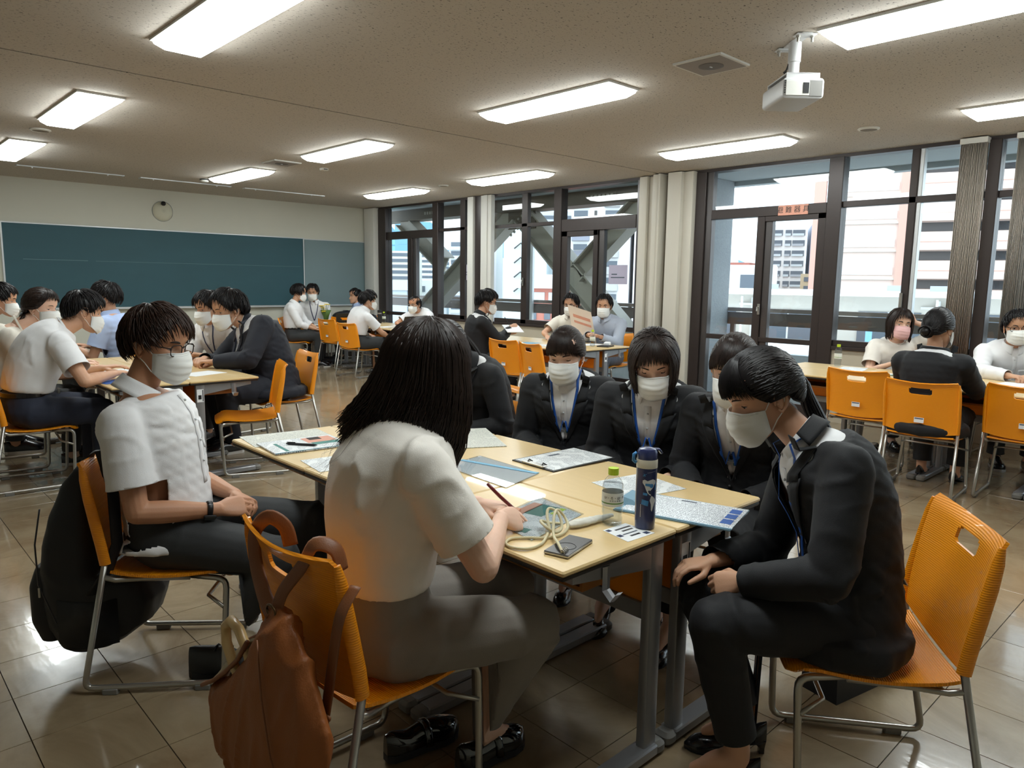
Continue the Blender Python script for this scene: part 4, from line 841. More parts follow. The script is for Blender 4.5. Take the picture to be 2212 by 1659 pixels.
        if style=='pony':
            b=MB(); tl=[V(p) for p in kw['tail']]; Lw=[M.inverted()@p for p in tl]; base=[tp]+Lw
            def spl(u):
                x=u*(len(base)-1); i=min(int(x),len(base)-2); f=x-i; p0=base[max(i-1,0)];p1=base[i];p2=base[i+1];p3=base[min(i+2,len(base)-1)]
                return .5*((2*p1)+(p2-p0)*f+(2*p0-5*p1+4*p2-p3)*f*f+(3*p1-p0-3*p2+p3)*f**3)
            tr=kw.get('tr',.028)
            for k in range(kw.get('tn',160)):
                a=rnd.random()*2*PI; r=math.sqrt(rnd.random()); P=[]; l=.82+.2*rnd.random()
                for i in range(12):
                    u=i/11*l; rr=tr*np.interp(u,[0,.08,.3,.7,1],[.35,.6,1,.9,.35])*r; P.append(spl(u)+V((math.cos(a)*rr,math.sin(a)*rr*.8,math.sin(a*2)*rr*.3)))
                strand(P,wd*(.8+.5*rnd.random()),.5)
            tb=MB(); tb.tube([M@(tp+V((.013*math.cos(a),0,.013*math.sin(a)))) for a in [2*PI*i/12 for i in range(13)]],.005,6); obj('hair_tie',tb,M_['black'],ho,smooth=True)
        if style=='bun':
            bc=tp+V((0,-.022,-.006)); br=kw.get('br',.034)
            for k in range(60):
                a=rnd.random()*2*PI; ti=rnd.gauss(0,.35); P=[]
                for i in range(9):
                    t=a+i/8*3.6; P.append(bc+V((math.cos(t)*br*(1-.15*rnd.random()),math.sin(t*.5+ti)*br*.55,math.sin(t)*br*.8)))
                strand(P,wd*1.3,.5)
            st.ball(M@bc,br*.8,12,8)
    obj('hair_strands',st,mt,ho,smooth=True)
    return ho
# --- hand
def hand(mb,Wp,d,n,side,curl=(35,40,45,50),thumb=.5,s=1.0,spread=.0,rw=.026):
    d=V(d).normalized(); n=V(n); n=(n-d*n.dot(d)).normalized(); t=d.cross(n)*side*(1 if side>0 else 1)
    t=d.cross(n); t=t if side>0 else -t
    Wp=V(Wp); rings=[]
    for u,w,h in ((-.012,.024,.018),(.01,.027,.0175),(.03,.035,.016),(.055,.041,.0145),(.078,.0415,.0125),(.09,.036,.010)):
        rings.append(ring(Wp+d*u*s+t*(.002*s),t,n,w*s,h*s,14,.9))
    mb.loft(rings)
    for i in range(4):
        L_=(.070,.079,.073,.057)[i]*s; b=Wp+d*((.086,.090,.086,.078)[i]*s)+t*((.0285-.0192*i)*s)-n*(-.001); dd=(d+t*(spread*(1.5-i)*.12)).normalized(); P=[b-dd*.02*s,b]; a=0; q=b; R=[.0098*s,.0093*s]
        c=rad(curl[i])
        for k,fr in enumerate((.46,.30,.24)):
            a+=c*(.75,1.0,.7)[k]; q=q+(dd*math.cos(a)+n*math.sin(a))*(L_*fr); P.append(q); R.append((.0083,.0075,.0063)[k]*s*(1 if i<3 else .88))
        limb(mb,P,R,8,2)
    b=Wp+d*.022*s+t*.022*s+n*.004*s; d1=(d*.62+t*.72*(1-.5*thumb)+n*(.15+.6*thumb)).normalized(); d2=(d*.86+t*.25*(1-thumb)+n*(.1+.45*thumb)-t*.25*thumb).normalized()
    limb(mb,[b-d1*.01*s,b+d1*.042*s,b+d1*.042*s+d2*.03*s,b+d1*.042*s+d2*.052*s],[.0135*s,.0115*s,.0098*s,.0078*s],8,2)
# --- cloth folds: displacement by bone coordinates
def folds(me,bones,amp,seed=0,clampf=None):
    co=np.empty(len(me.vertices)*3); me.vertices.foreach_get('co',co); co=co.reshape(-1,3); no=np.empty(len(me.vertices)*3); me.vertices.foreach_get('normal',no); no=no.reshape(-1,3)
    best=np.full(len(co),1e9); ax=np.zeros(len(co)); bi=np.zeros(len(co),int); prm=[]
    for k,(a,b,fa,fr_,am,j0,j1) in enumerate(bones):
        a=np.array(a);b=np.array(b); d=b-a; L_=np.linalg.norm(d); d=d/L_; t=np.clip((co-a)@d,-.05,L_+.05); dist=np.linalg.norm(co-a-np.outer(np.clip(t,0,L_),d),axis=1); m=dist<best; best[m]=dist[m]; ax[m]=t[m]; bi[m]=k; prm.append((a,d,L_,fa,fr_,am,j0,j1))
    disp=np.zeros(len(co))
    for i in range(len(co)):
        a,d,L_,fa,fr_,am,j0,j1=prm[bi[i]]; t=ax[i]; r=co[i]-a-d*t
        v=V((r[0]*fr_+d[0]*t*fa+seed*3.1+bi[i]*1.7,r[1]*fr_+d[1]*t*fa,r[2]*fr_+d[2]*t*fa))
        n1=noise.noise(v); n2=noise.noise(v*2.3+V((9,2,seed)))
        wj=.35+j0*math.exp(-(t/.07)**2)+j1*math.exp(-((L_-t)/.07)**2)
        disp[i]=amp*am*wj*(max(0,1-2.6*abs(n1))**2*1.15+.35*n2-.2)
    co=co+no*disp[:,None]
    if clampf is not None: co=clampf(co)
    me.vertices.foreach_set('co',co.ravel()); me.update(); return me
def cut(me,co,no,inside,rng=None):
    # remove what lies beyond plane (co,no) among faces where inside(center)
    bm=bmesh.new(); bm.from_mesh(me); co=V(co);no=V(no)
    fs=[f for f in bm.faces if inside(f.calc_center_median())]; g=set(fs)
    for f in fs: g.update(f.edges); g.update(f.verts)
    bmesh.ops.bisect_plane(bm,geom=list(g),plane_co=co,plane_no=no,dist=1e-6)
    dl=[f for f in bm.faces if (f.calc_center_median()-co).dot(no)>1e-6 and inside(f.calc_center_median())]
    bmesh.ops.delete(bm,geom=dl,context='FACES'); bm.to_mesh(me); bm.free(); return me
def vcut(me,planes,inside):
    bm=bmesh.new(); bm.from_mesh(me)
    for co,no in planes:
        fs=[f for f in bm.faces if inside(f.calc_center_median(),1.4)]; g=set(fs)
        for f in fs: g.update(f.edges); g.update(f.verts)
        bmesh.ops.bisect_plane(bm,geom=list(g),plane_co=co,plane_no=no,dist=1e-6)
    dl=[f for f in bm.faces if inside(f.calc_center_median(),1)]
    bmesh.ops.delete(bm,geom=dl,context='FACES'); bm.to_mesh(me); bm.free(); return me
def join(mes,name,mt):
    bm=bmesh.new()
    for m in mes:
        bm.from_mesh(m)
    me=bpy.data.meshes.new(name); bm.to_mesh(me); bm.free(); me.materials.clear(); me.materials.append(mt); sm(me); return me
def finish(me,name,mt,root,thick=0,shade=True):
    me.name=name; me.materials.clear(); me.materials.append(mt)
    if thick: me=solidify(me,thick)
    sm(me); return link(name,me,root)
def shoe(root,Ak,yaw,kind,s=1.0,pitch=0):
    # ankle Ak in local coordinates; toe along +y turned by yaw
    hh={'pump':.052,'mary':.048,'loafer':.03,'sneaker':.03,'dress':.024}[kind]*s
    A=V((Ak[0],Ak[1],0)); z0=max(0,Ak[2]-.085*s-(hh-.0)); T_=Matrix.Translation((A.x,A.y,z0))@Matrix.Rotation(rad(yaw),4,'Z')@Matrix.Rotation(rad(pitch),4,'X')
    ln=.252*s; y0=-.062*s; N_=15; prof=[]
    heel=kind in('pump','mary')
    for k in range(N_):
        u=k/(N_-1); y=y0+ln*u; w=np.interp(u,[0,.06,.25,.5,.72,.88,.97,1],[.012,.026,.032,.033,.043,.036,.018,.006])*s*(.9 if heel else 1.04)
        zb=np.interp(u,[0,.2,.45,.66,1],[hh,hh*.95,hh*.55,.006*s,.007*s]) if heel else np.interp(u,[0,.6,.9,1],[hh*.72,hh*.62,hh*.55,hh*.85])
        top={'pump':[.058,.052,.024,.02,.046,.040,.022,.012],'mary':[.058,.052,.026,.022,.046,.040,.022,.012],'loafer':[.062,.066,.05,.062,.060,.05,.036,.02],'dress':[.066,.07,.07,.078,.062,.048,.034,.02],'sneaker':[.074,.08,.085,.086,.066,.052,.040,.024]}[kind]
        h=np.interp(u,[0,.08,.3,.5,.68,.85,.96,1],top)*s
        sec=[]
        for i in range(12):
            a=PI*i/11; sec.append(T_@V((w*math.cos(a)*(1.02 if 0<i<11 else 1),y,zb+h*math.sin(a)**.8)))
        prof.append(sec)
    m=MB(); m.loft(prof,closed=True); mt=M_['patent' if kind=='loafer' else 'leather'] if kind!='sneaker' else M_['black']
    o=obj('shoe',m,mt,root,smooth=50)
    so=MB(); rows=[]
    for zz in (0,1):
        r=[]
        for sgn in (1,-1):
            rng=range(N_) if sgn>0 else range(N_-1,-1,-1)
            for k in rng:
                u=k/(N_-1); y=y0+ln*u; w=np.interp(u,[0,.06,.25,.5,.72,.88,.97,1],[.012,.026,.032,.033,.043,.036,.018,.006])*s*(.92 if heel else 1.1)
                if heel: zb=np.interp(u,[0,.2,.45,.66,1],[hh,hh*.95,hh*.55,.006*s,.007*s]); z=zb-(.006*s if not zz else -.002)
                else: z=0 if not zz else np.interp(u,[0,.6,.9,1],[hh*.8,hh*.7,hh*.63,hh*.9])
                r.append(T_@V((sgn*w,y,z)))
        rows.append(r)
    so.loft(rows); obj('sole',so,M_['dsole'] if kind!='dress' else M_['wsole'],o)
    if heel:
        hb=MB(); hb.loft([[T_@V((x*s,y0+(.004+y)*s,z)) for x,y in ((-a,0),(a,0),(a,b),(-a,b))] for a,b,z in ((.010,.016,0),(.010,.016,.02*s),(.022,.04,hh))]); obj('heel',hb,M_['leather'],o)
    if kind=='mary':
        st=MB(); st.tube([T_@V(p) for p in ((-.036*s,.03*s,hh*.8),(-.034*s,.022*s,hh+.028*s),(-.016*s,.03*s,hh+.054*s),(.016*s,.03*s,hh+.054*s),(.034*s,.022*s,hh+.028*s),(.036*s,.03*s,hh*.8))],1,6,flat=(.0055,.0016)); obj('strap',st,M_['leather'],o,smooth=True)
        st=MB(); st.tube([T_@V((-.0355*s+.000,.022*s+.007*math.cos(a),hh+.018*s+.008*math.sin(a))) for a in [PI/4+PI/2*k for k in range(5)]],.0016,5); obj('buckle',st,M_['chrome'],o)
    if kind=='loafer':
        st=MB(); st.tube([T_@V((.042*s*math.cos(a),.066*s,hh*.62+.064*s*math.sin(a))) for a in [PI*k/8 for k in range(9)]],1,6,flat=(.012,.004),up=(0,1,0)); obj('saddle_strap',st,mt,o,smooth=True)
    if kind in('dress','sneaker'):
        for k in range(3): st=MB(); y=.03+.022*k; st.tube([T_@V((x*s,y*s,np.interp((y*s-y0)/ln,[0,.5,.68,1],[.09,.095,.078,.03])*s*(1-.18*abs(x)/.02)+hh*.55+.004)) for x in (-.02,-.008,.008,.02)],.0028,5); obj('lace',st,M_['black'],o,smooth=True)
    return o
Q={'hi':(.0105,.0038,.0085),'mid':(.014,.0055,.012),'lo':(.02,.0075,.015)}
SEATZ=.407
def person(label,x,y,f,q='mid',fem=False,s=1.0,bw=1.0,bd=1.0,sk=0,pel=(0,-.07,.505),N_=(0,-.02,.985),cy=0,H=None,hy=0,hp=8,hr=0,hs=1.04,WL=None,WR=None,hL=None,hR=None,eL=(-.5,-.5,-.7),eR=(.5,-.5,-.7),SL=None,SR=None,
           KL=(-.12,.36,.50),KR=(.12,.36,.50),AL=(-.11,.33,.09),AR=(.11,.33,.09),tL=0,tR=0,kind='dress',top='shirt',topm='shirt',bot='charcoal',tuck=True,sleeve='short',collar=True,hair_='short',hm='k',hk=None,mk='mask',gl=None,closed=.15,look=0,lan=None,badge=True,hem=.02,jaw=1,group=None,vlen=.27,foldamp=1.0,sfrac=.70,nofold=False,lanbadge=None,belt=None,ease=None):
    root=thing('person',label,'person',(x,y,0),rad(f-90),group); vb,va,vg=Q[q]; skm=SK[sk]
    P=V(pel); N=V(N_)+V((0,.012,.028)); mid=P+V((0,-.025,.27*s)); up0=V((0,0,1)); CT=(N-(P.lerp(mid,.75))).normalized()
    F=V((-math.sin(rad(cy)),math.cos(rad(cy)),0)); F=(F-CT*F.dot(CT)).normalized(); R=F.cross(CT).normalized(); sw=(.165 if fem else .185)*s*(1+(bw-1)*.6)
    ns=N-CT*.070*s; S={-1:V(SL) if SL else ns-R*sw-F*.01-CT*.022,1:V(SR) if SR else ns+R*sw-F*.01-CT*.022}
    Hc=V(H) if H else N+V((0,.035,.145*s))
    HM=Matrix.Translation(Hc)@Matrix.Rotation(rad(hy),4,'Z')@Matrix.Rotation(rad(-hp),4,'X')@Matrix.Rotation(rad(hr),4,'Y')@Matrix.Scale(hs,4)
    la,lf=.285*s,.245*s
    Wd={-1:V(WL) if WL else P+V((-.10,.27,.09)),1:V(WR) if WR else P+V((.10,.27,.09))}; E={}
    for sd,hint in ((-1,eL),(1,eR)): E[sd],Wd[sd]=ik(S[sd],Wd[sd],la,lf,hint)
    Kn={-1:V(KL),1:V(KR)}; An={-1:V(AL),1:V(AR)}; Hp={-1:P+V((-.09*s,.01,-.01)),1:P+V((.09*s,.01,-.01))}
    TS=[(0,.17,.122),(.2,.142,.104),(.4,.130,.102),(.6,.142,.118),(.75,.150,.118),(.88,.146,.096),(.95,.105,.078),(1,.052,.055)] if fem else [(0,.165,.118),(.2,.15,.112),(.4,.15,.112),(.6,.163,.120),(.75,.170,.120),(.88,.166,.102),(.95,.12,.083),(1,.058,.06)]
    def spine(t):
        a=P.lerp(mid,t); b=mid.lerp(N,t); return a.lerp(b,t)
    def torso(mb,off,t0=0,low=None,ease=0):
        rings=[]
        if low:
            for dz,dw,dd,dy in low: rings.append(ring(P+V((0,dy,dz)),V((1,0,0)),V((0,1,0)),(.17+dw)*s*bw+off,(.122+dd)*s*bd+off))
        for k in range(13):
            t=t0+(1-t0)*k/12; w=np.interp(t,[a[0] for a in TS],[a[1] for a in TS]); d=np.interp(t,[a[0] for a in TS],[a[2] for a in TS])
            c=spine(t); tg=(spine(min(1,t+.02))-spine(max(0,t-.02))).normalized(); fr=V((0,1,0)).lerp(F,t); fr=(fr-tg*fr.dot(tg)).normalized(); rr=fr.cross(tg)
            e=math.sin(min(1,max(0,(t-t0)/(1-t0)))*PI)*ease
            rings.append(ring(c+fr*(.012*(bd-1)*8*math.sin(t*PI)),rr,fr,w*s*bw+off+e,d*s*(bd if t<.8 else 1)+off+e,22,.9))
        mb.loft(rings)
    def clampseat(co):
        m=(co[:,1]<.25)&(co[:,1]>-.28); co[m,2]=np.maximum(co[m,2],SEATZ+.001); return co
    # ---- body
    b=MB(); torso(b,-.012)
    for sd in (-1,1):
        limb(b,[ns-F*.0,S[sd]-R*sd*.01],[.06*s,.042*s],12,2)
        limb(b,[Hp[sd],Kn[sd],An[sd]],[.075*s,.048*s,.034*s],12,4)
        yaw=rad(tL if sd<0 else tR); fw=V((-math.sin(yaw),math.cos(yaw),0)); hz=.05 if kind in('pump','mary') else .028
        limb(b,[An[sd],An[sd]+fw*.004+V((0,0,-.025)),An[sd]+fw*.055*s+V((0,0,-.028*s)),An[sd]+fw*.125*s+V((0,0,-.058*s))],[.034*s,.036*s,.030*s,.017*s],10,3)
    bme=remesh(b,vb,3); co=np.empty(len(bme.vertices)*3); bme.vertices.foreach_get('co',co); co=clampseat(co.reshape(-1,3)); co[:,2]=np.maximum(co[:,2],.012); bme.vertices.foreach_set('co',co.ravel())
    parts=[bme]; hd=MB()
    nb=HM@V((0,-.020,-.055)); limb(hd,[N-CT*.05,N,nb,HM@V((0,-.012,-.03))],[.060*s,.054*s*(1 if not fem else .9),.051*s*(1 if not fem else .87),.048*s],16,4)
    head_mesh(hd,HM,jaw)
    if q!='lo' or mk is None: lids(hd,HM,closed)
    hme=hd.mesh('h',[]); parts.append(hme)
    for sd in (-1,1):
        a=MB(); hspec=(hL if sd<0 else hR) or {}
        fd=(Wd[sd]-E[sd]).normalized(); d=V(hspec['d']) if 'd' in hspec else fd; n=V(hspec.get('n',(0,0,-1)))
        limb(a,[S[sd],S[sd].lerp(E[sd],.45),E[sd]],[.048*s,.043*s*bw**.5,.037*s],14,4); e2=E[sd].lerp(Wd[sd],.3)
        limb(a,[E[sd],e2,Wd[sd]],[.037*s,.0385*s*bw**.4 if not fem else .035*s,.0245*s if not fem else .022*s],14,4)
        hand(a,Wd[sd],d,n,sd,hspec.get('c',(32,36,40,46)),hspec.get('t',.4),s*(1.0 if not fem else .92)*hspec.get('s',1),hspec.get('sp',.3))
        parts.append(remesh(a,va*(1 if q!='hi' else .92),2,.4))
    bo=link('body',join(parts,'body',skm),root)
    eyes(HM,root,look,closed)
    if q!='lo' or mk is None: lash_brow(HM,root,closed,1.2 if not fem else .8,fem)
    else: lash_brow(HM,root,closed,1.4)
    if mk: mask(HM,root,M_[mk])
    else: m=MB(); m.tube([HM@V((xx,face_y(xx,-.072)+.001,-.072)) for xx in (-.02,-.01,0,.01,.02)],[.3,1,1,1,.3],6,flat=(.006,.0025),up=(0,0,1)); obj('lips',m,M_['lip'],root,smooth=True)
    if gl: glasses(HM,root,M_[gl])
    hk_=dict(hk or {}); nn=hk_.pop('n',{'hi':900,'mid':330,'lo':170}[q]); hk_.setdefault('wd',{'hi':.0032,'mid':.0052,'lo':.007}[q]); wd_=hk_
    hair(HM,root,hair_,HR[hm],nn,seed=int(abs(x*97+y*31))%999,**wd_)
    # ---- trousers
    tm=M_[bot]; t=MB(); to=.014
    t.loft([ring(P+V((0,dy,dz)),V((1,0,0)),V((0,1,0)),w*s*bw,d*s*bd,20,.9) for dz,w,d,dy in ((-.085,.15,.12,.03),(-.06,.178,.132,.02),(0,.183,.135,.0),(.06,.170,.125,-.005),(.11,.158,.118,-.01),(.135,.152,.112,-.012))])
    for sd in (-1,1):
        k=Kn[sd]; a=An[sd]; sh=(a-k).normalized(); en=a+sh*-.0+V((0,0,0)); cutp=a-sh*hem
        limb(t,[Hp[sd]+V((sd*.005,0,.0)),Hp[sd].lerp(k,.5),k],[.098*s*bw,.088*s*bw,.070*s],16,4); limb(t,[k,k.lerp(a,.35),k.lerp(a,.75),a+sh*.03],[.070*s,.066*s,.058*s,.056*s],16,3)
    tme=remesh(t,vg,3)
    for sd in (-1,1):
        k=Kn[sd]; a=An[sd]; sh=(a-k).normalized(); cp=a-sh*hem; tme=cut(tme,cp,sh,lambda p,cp=cp:(p-cp).length<.13)
    if not nofold: folds(tme,[(Hp[sd],Kn[sd],11,6,1,.9,1.6) for sd in(-1,1)]+[(Kn[sd],An[sd],8,6,.8,1.4,.5) for sd in(-1,1)]+[(P+V((0,0,-.05)),P+V((0,0,.13)),14,9,.6,0,.2)],.0065*foldamp,1,clampseat)
    finish(tme,'trousers',tm,root,-.002)
    # ---- top
    jk=top in('jacket',); long=sleeve=='long'; off={'jacket':.026,'shirt':.016,'blouse':.02,'tshirt':.018,'sweater':.018}[top]; gm=M_[topm]
    g=MB()
    if jk: low=[(-.085,.03,.035,.03),(-.06,.035,.04,.02),(-.02,.03,.03,.01)]
    elif not tuck: low=[(-.03,.025,.03,0),(-.005,.02,.025,0)]
    else: low=None
    torso(g,off,0.0 if not tuck or jk else .22,low,.012 if ease is None and top in('shirt','blouse','tshirt') else (ease or .004))
    for sd in (-1,1):
        sr=(.068 if jk else .066)*s*bw**.6; limb(g,[ns,ns.lerp(S[sd],.55)-CT*.004,S[sd]],[(.068 if jk else .064)*s,.066*s,sr*.98],14,3)
        if long:
            w_=E[sd].lerp(Wd[sd],1.04); limb(g,[S[sd],S[sd].lerp(E[sd],.5),E[sd]],[sr,.064*s*bw**.5,.056*s*bw**.4],16,4); limb(g,[E[sd],E[sd].lerp(Wd[sd],.4),w_],[.056*s*bw**.4,.054*s*bw**.4,.043*s],16,4)
        else:
            limb(g,[S[sd],S[sd].lerp(E[sd],.5),S[sd].lerp(E[sd],sfrac+.16)],[sr,.070*s,.074*s],16,4)
    gme=remesh(g,vg,3)
    for sd in (-1,1):
        ax=(Wd[sd]-E[sd]).normalized() if long else (E[sd]-S[sd]).normalized(); cp=E[sd].lerp(Wd[sd],.97 if sfrac<.9 else .55) if long else S[sd].lerp(E[sd],sfrac); cut(gme,cp,ax,lambda p,cp=cp,ax=ax:((p-cp)-ax*(p-cp).dot(ax)).length<.105 and -.12<(p-cp).dot(ax)<.22)
    amp={'jacket':.0055,'shirt':.0075,'blouse':.0095,'tshirt':.007,'sweater':.005}[top]*foldamp
    bn=[(P+V((0,0,-.05)),spine(.5),4.5,9,1.0,.9,0),(spine(.5),N-CT*.05,4,8,.7,.2,.0)]
    for sd in (-1,1): bn+=[(S[sd],E[sd],13,6,.9,.9,1.5 if long else .2)]+([(E[sd],Wd[sd],15,6,.9,1.5,.6)] if long else [])
    if not nofold: folds(gme,bn,amp,2,clampseat)
    if jk:
        u0=-vlen; sl=.088/(vlen+.015); ap=N+CT*u0
        def inV(p,k=1):
            e=p-N; u=e.dot(CT); return e.dot(F)>.0 and u>u0-.001 and u<.12 and abs(e.dot(R))<(u-u0)*sl*k+.0*(k-1)
        vcut(gme,[(ap,R-CT*sl),(ap,-R-CT*sl)],inV)
        sh_=MB(); torso(sh_,.007,.3); limb(sh_,[ns-R*.08-CT*.01,ns+R*.08-CT*.01],[.045,.045]); sme=remesh(sh_,.012 if q=='hi' else .016,3); folds(sme,[(spine(.3),N,8,8,1,0,0)],.005,5); so=finish(sme,'shirt',M_['shirt'],root)
    jo=finish(gme,{'jacket':'jacket','blouse':'blouse','sweater':'sweater','tshirt':'t_shirt'}.get(top,'shirt'),gm,root,-.0025)
    # ---- surface finder on the front of the clothes
    bv=[]; segs=[(S[k].lerp(E[k],.22),E[k]) for k in E]+[(E[k],Wd[k]) for k in E]
    def near_arm(c):
        for a_,b_ in segs:
            d_=b_-a_; t_=max(0,min(1,(c-a_).dot(d_)/d_.length_squared))
            if (c-a_-d_*t_).length<.088*s*bw: return True
        return False
    for o_ in ([jo,so] if jk else [jo]):
        bv.append(BVHTree.FromPolygons([v.co for v in o_.data.vertices],[tuple(p.vertices) for p in o_.data.polygons if not near_arm(p.center) and (p.center-N).dot(F)>-.12 and p.center.z>P.z-.02]))
    def surf(r,u,off=.004,fr=1):
        o_=N+R*r+CT*u+F*(.5*fr); best=None
        for t_ in bv:
            h=t_.ray_cast(o_,-F*fr,.7)
            if h[0] is not None and (best is None or h[3]<best[1]): best=(h[0],h[3],h[1])
        if best is None: return N+R*r+CT*u+F*(.06*fr)
        n=best[2]; n=n if n.dot(F*fr)>0 else -n
        return best[0]+n*off
    def patch(name,fn,nu,nv,mt,off=.004,th=.0025,par=None):
        m=MB(); m.grid(lambda a,b:surf(*fn(a,b),off),nu,nv); me=solidify(m.mesh(name,mt,True),th); return link(name,me,par or jo)
    def collar_ring(name,mt,rx,ry,h,drop,flare,front,par,tip=.0,nb=False):
        nd=(HM@V((0,-.015,-.05))-N).normalized(); cf=(F-nd*F.dot(nd)).normalized(); cr_=cf.cross(nd); m=MB(); c0=N+nd*.004
        def pt(u,v):
            a=rad(front+(360-2*front)*u); k=abs(2*u-1)**6; fw_=(.35+.65*(1+math.cos(a))/2) if nb else 1
            if v<.45: w=v/.45; rr=1+.04*w; z=h*w
            else: w=(v-.45)/.55; rr=1.04+flare*w*fw_; z=h-(drop+tip*k)*w
            rr+=.05*k*(v>.45)
            return c0+cr_*(rx*rr*math.sin(a))+cf*(ry*rr*math.cos(a)+.006)+nd*(z-.012*(1+math.cos(a))*.9)
        m.grid(pt,30,8); me=solidify(m.mesh(name,mt,True),.0022); return link(name,me,par)
    if jk:
        collar_ring('shirt_collar',M_['shirt'],.058*s,.062*s,.030,.046,.26,16,so,.022,True)
        for sd in (-1,1):
            patch('lapel',lambda a,b,sd=sd:(sd*(((-.085+(u0+.085)*b)-u0)*sl+.0015+(.058*s*(1-b)**.75)*a),-.085+.016*a*(1-b)+(u0+.085)*b),4,10,gm)
            patch('collar_leaf',lambda a,b,sd=sd:(sd*(((.045-.122*b)-u0)*sl+.001+(.030+.016*b)*s*a),.045-.122*b-.012*a*(1-b)),4,6,gm,.0052)
        collar_ring('jacket_collar',gm,.075*s,.070*s,.030,.052,.26,72,jo)
        m=MB(); c=surf(0.004,u0-.02,.002); m.ball(c,(.009,.009,.009),10,6); obj('button',m,M_['black'],jo,smooth=True)
        patch('placket',lambda a,b:(-.015+.03*a,-.05-(vlen-.06)*b),2,8,M_['shirt'],.0022,.0012,so)
        for k in range(3): m=MB(); m.ball(surf(0,-.08-.055*k,.004),.005,8,4); obj('button',m,M_['alu'],so,smooth=True)
    elif top=='shirt' and collar:
        collar_ring('shirt_collar',gm,.066*s,.070*s,.036,.058,.30,14,jo,.020)
        if q!='lo':
            patch('placket',lambda a,b:(-.017+.034*a,-.05-.33*b),2,14,gm,.0026,.0014)
            for k in range(4): m=MB(); m.ball(surf(0,-.075-.075*k,.0045),.0052,8,4); obj('button',m,M_['alu'],jo,smooth=True)
            patch('chest_pocket',lambda a,b:(-.125+.09*a,-.155-.10*b-(.012*(1-abs(2*a-1)) if b>.9 else 0)),6,8,gm,.003,.0016)
    elif top in('tshirt','blouse','sweater'): collar_ring('neck_band',gm,.070*s,.072*s,.010,.014,.06,0.5,jo)
    if tuck and not jk and (belt if belt is not None else not fem):
        m=MB(); m.loft([ring(P+V((0,-.012,.118+dz)),V((1,0,0)),V((0,1,0)),(.155+e)*s*bw,(.115+e)*s*bd,28,.9) for dz,e in ((-.016,.004),(-.014,.0085),(.014,.0085),(.016,.004))],cap0=False,cap1=False); be=obj('belt',m,M_['leather'],root,smooth=40)
        m=MB(); m.bbox((-.02,.118*bd*s-.012,.60+P.z-.505),(.02,.118*bd*s+.004,.637+P.z-.505),.003,n=1); obj('belt_buckle',m,M_['chrome'],be)
    if lan:
        lm=M_[lan]; st=[]
        ub=-(lanbadge or (vlen+.06 if jk else .30))
        for sd in (-1,1):
            m=MB(); pts=[N-F*.062+CT*.012+R*sd*.02,N-F*.03+CT*.014+R*sd*.062]+[surf(sd*r,u,.005) for r,u in ((.066,.012),(.064,-.03),(.056,-.08),(.046,-.13),(.034,-.18),(.02,-.23),(.007,ub+.02),(.003,ub+.005))]
            m.tube(pts,1,6,flat=(.0065,.001),up=R); obj('lanyard',m,lm,root,smooth=True)
        if badge:
            c=surf(0,ub-.045,.012); bt=link('name_badge',MB().mesh('name_badge',[]),root); m=MB(); T_=Matrix((R,F,CT)).transposed().to_4x4(); T_.translation=c
            m.box((-.048,-.0015,-.042),(.048,.0015,.036),M=T_); bpy.data.meshes.remove(bt.data) if 0 else None
            me=m.mesh('name_badge',M_['clear']); bt.data=me
            m=MB(); m.box((-.043,-.0006,-.038),(.043,.0012,.018),M=T_); obj('card',m,M_['paper'],bt); m=MB(); m.box((-.040,.0012,.0),(-.005,.0017,.014),M=T_); obj('teal_print',m,M_['teal'],bt); m=MB(); m.box((-.006,-.002,.034),(.006,.004,.055),M=T_); obj('clip',m,M_['black'],bt)
    # ---- shoes
    for sd in (-1,1): shoe(root,An[sd],(tL if sd<0 else tR),kind,s*(.97 if fem else 1.06))
    return dict(root=root,HM=HM,E=E,W=Wd,N=N,surf=surf,R=R,F=F,CT=CT,top=jo,S=S,Kn=Kn,An=An)
PE={}; PT='people seated at the desks'
FLAT=dict(n=(0,0,-1),c=(14,16,18,22),t=.2); FIST=dict(n=(0,0,-1),c=(50,54,58,60),t=.6)
PE['F1']=person('man in white short-sleeved shirt and brown glasses sitting in profile with clasped hands',.909,2.667,-40,'hi',s=1.04,sk=2,pel=(0,-.06,.505),N_=(.0,-.16,.985),cy=2,H=(-.03,-.085,1.172),hy=-14,hp=10,hs=1.08,WR=(.10,.14,.60),WL=(-.06,.15,.605),eR=(.55,-.7,-.6),eL=(-.55,-.4,-.7),hR=dict(d=(-.55,.8,.0),n=(-.6,-.3,-.75),c=(40,45,50,55),t=.5),hL=dict(d=(.62,.75,-.05),n=(.3,-.35,-.9),c=(42,48,52,55),t=.5),
 KR=(.16,.36,.445),KL=(-.13,.41,.485),AR=(.14,.10,.095),AL=(-.10,.38,.09),tR=-8,kind='sneaker',tuck=False,hm='m',hk=dict(vol=.018,fringe=24,fswept=.8,over=5,cel=70),gl='brow',bot='charcoal',jaw=1.04,foldamp=.8)
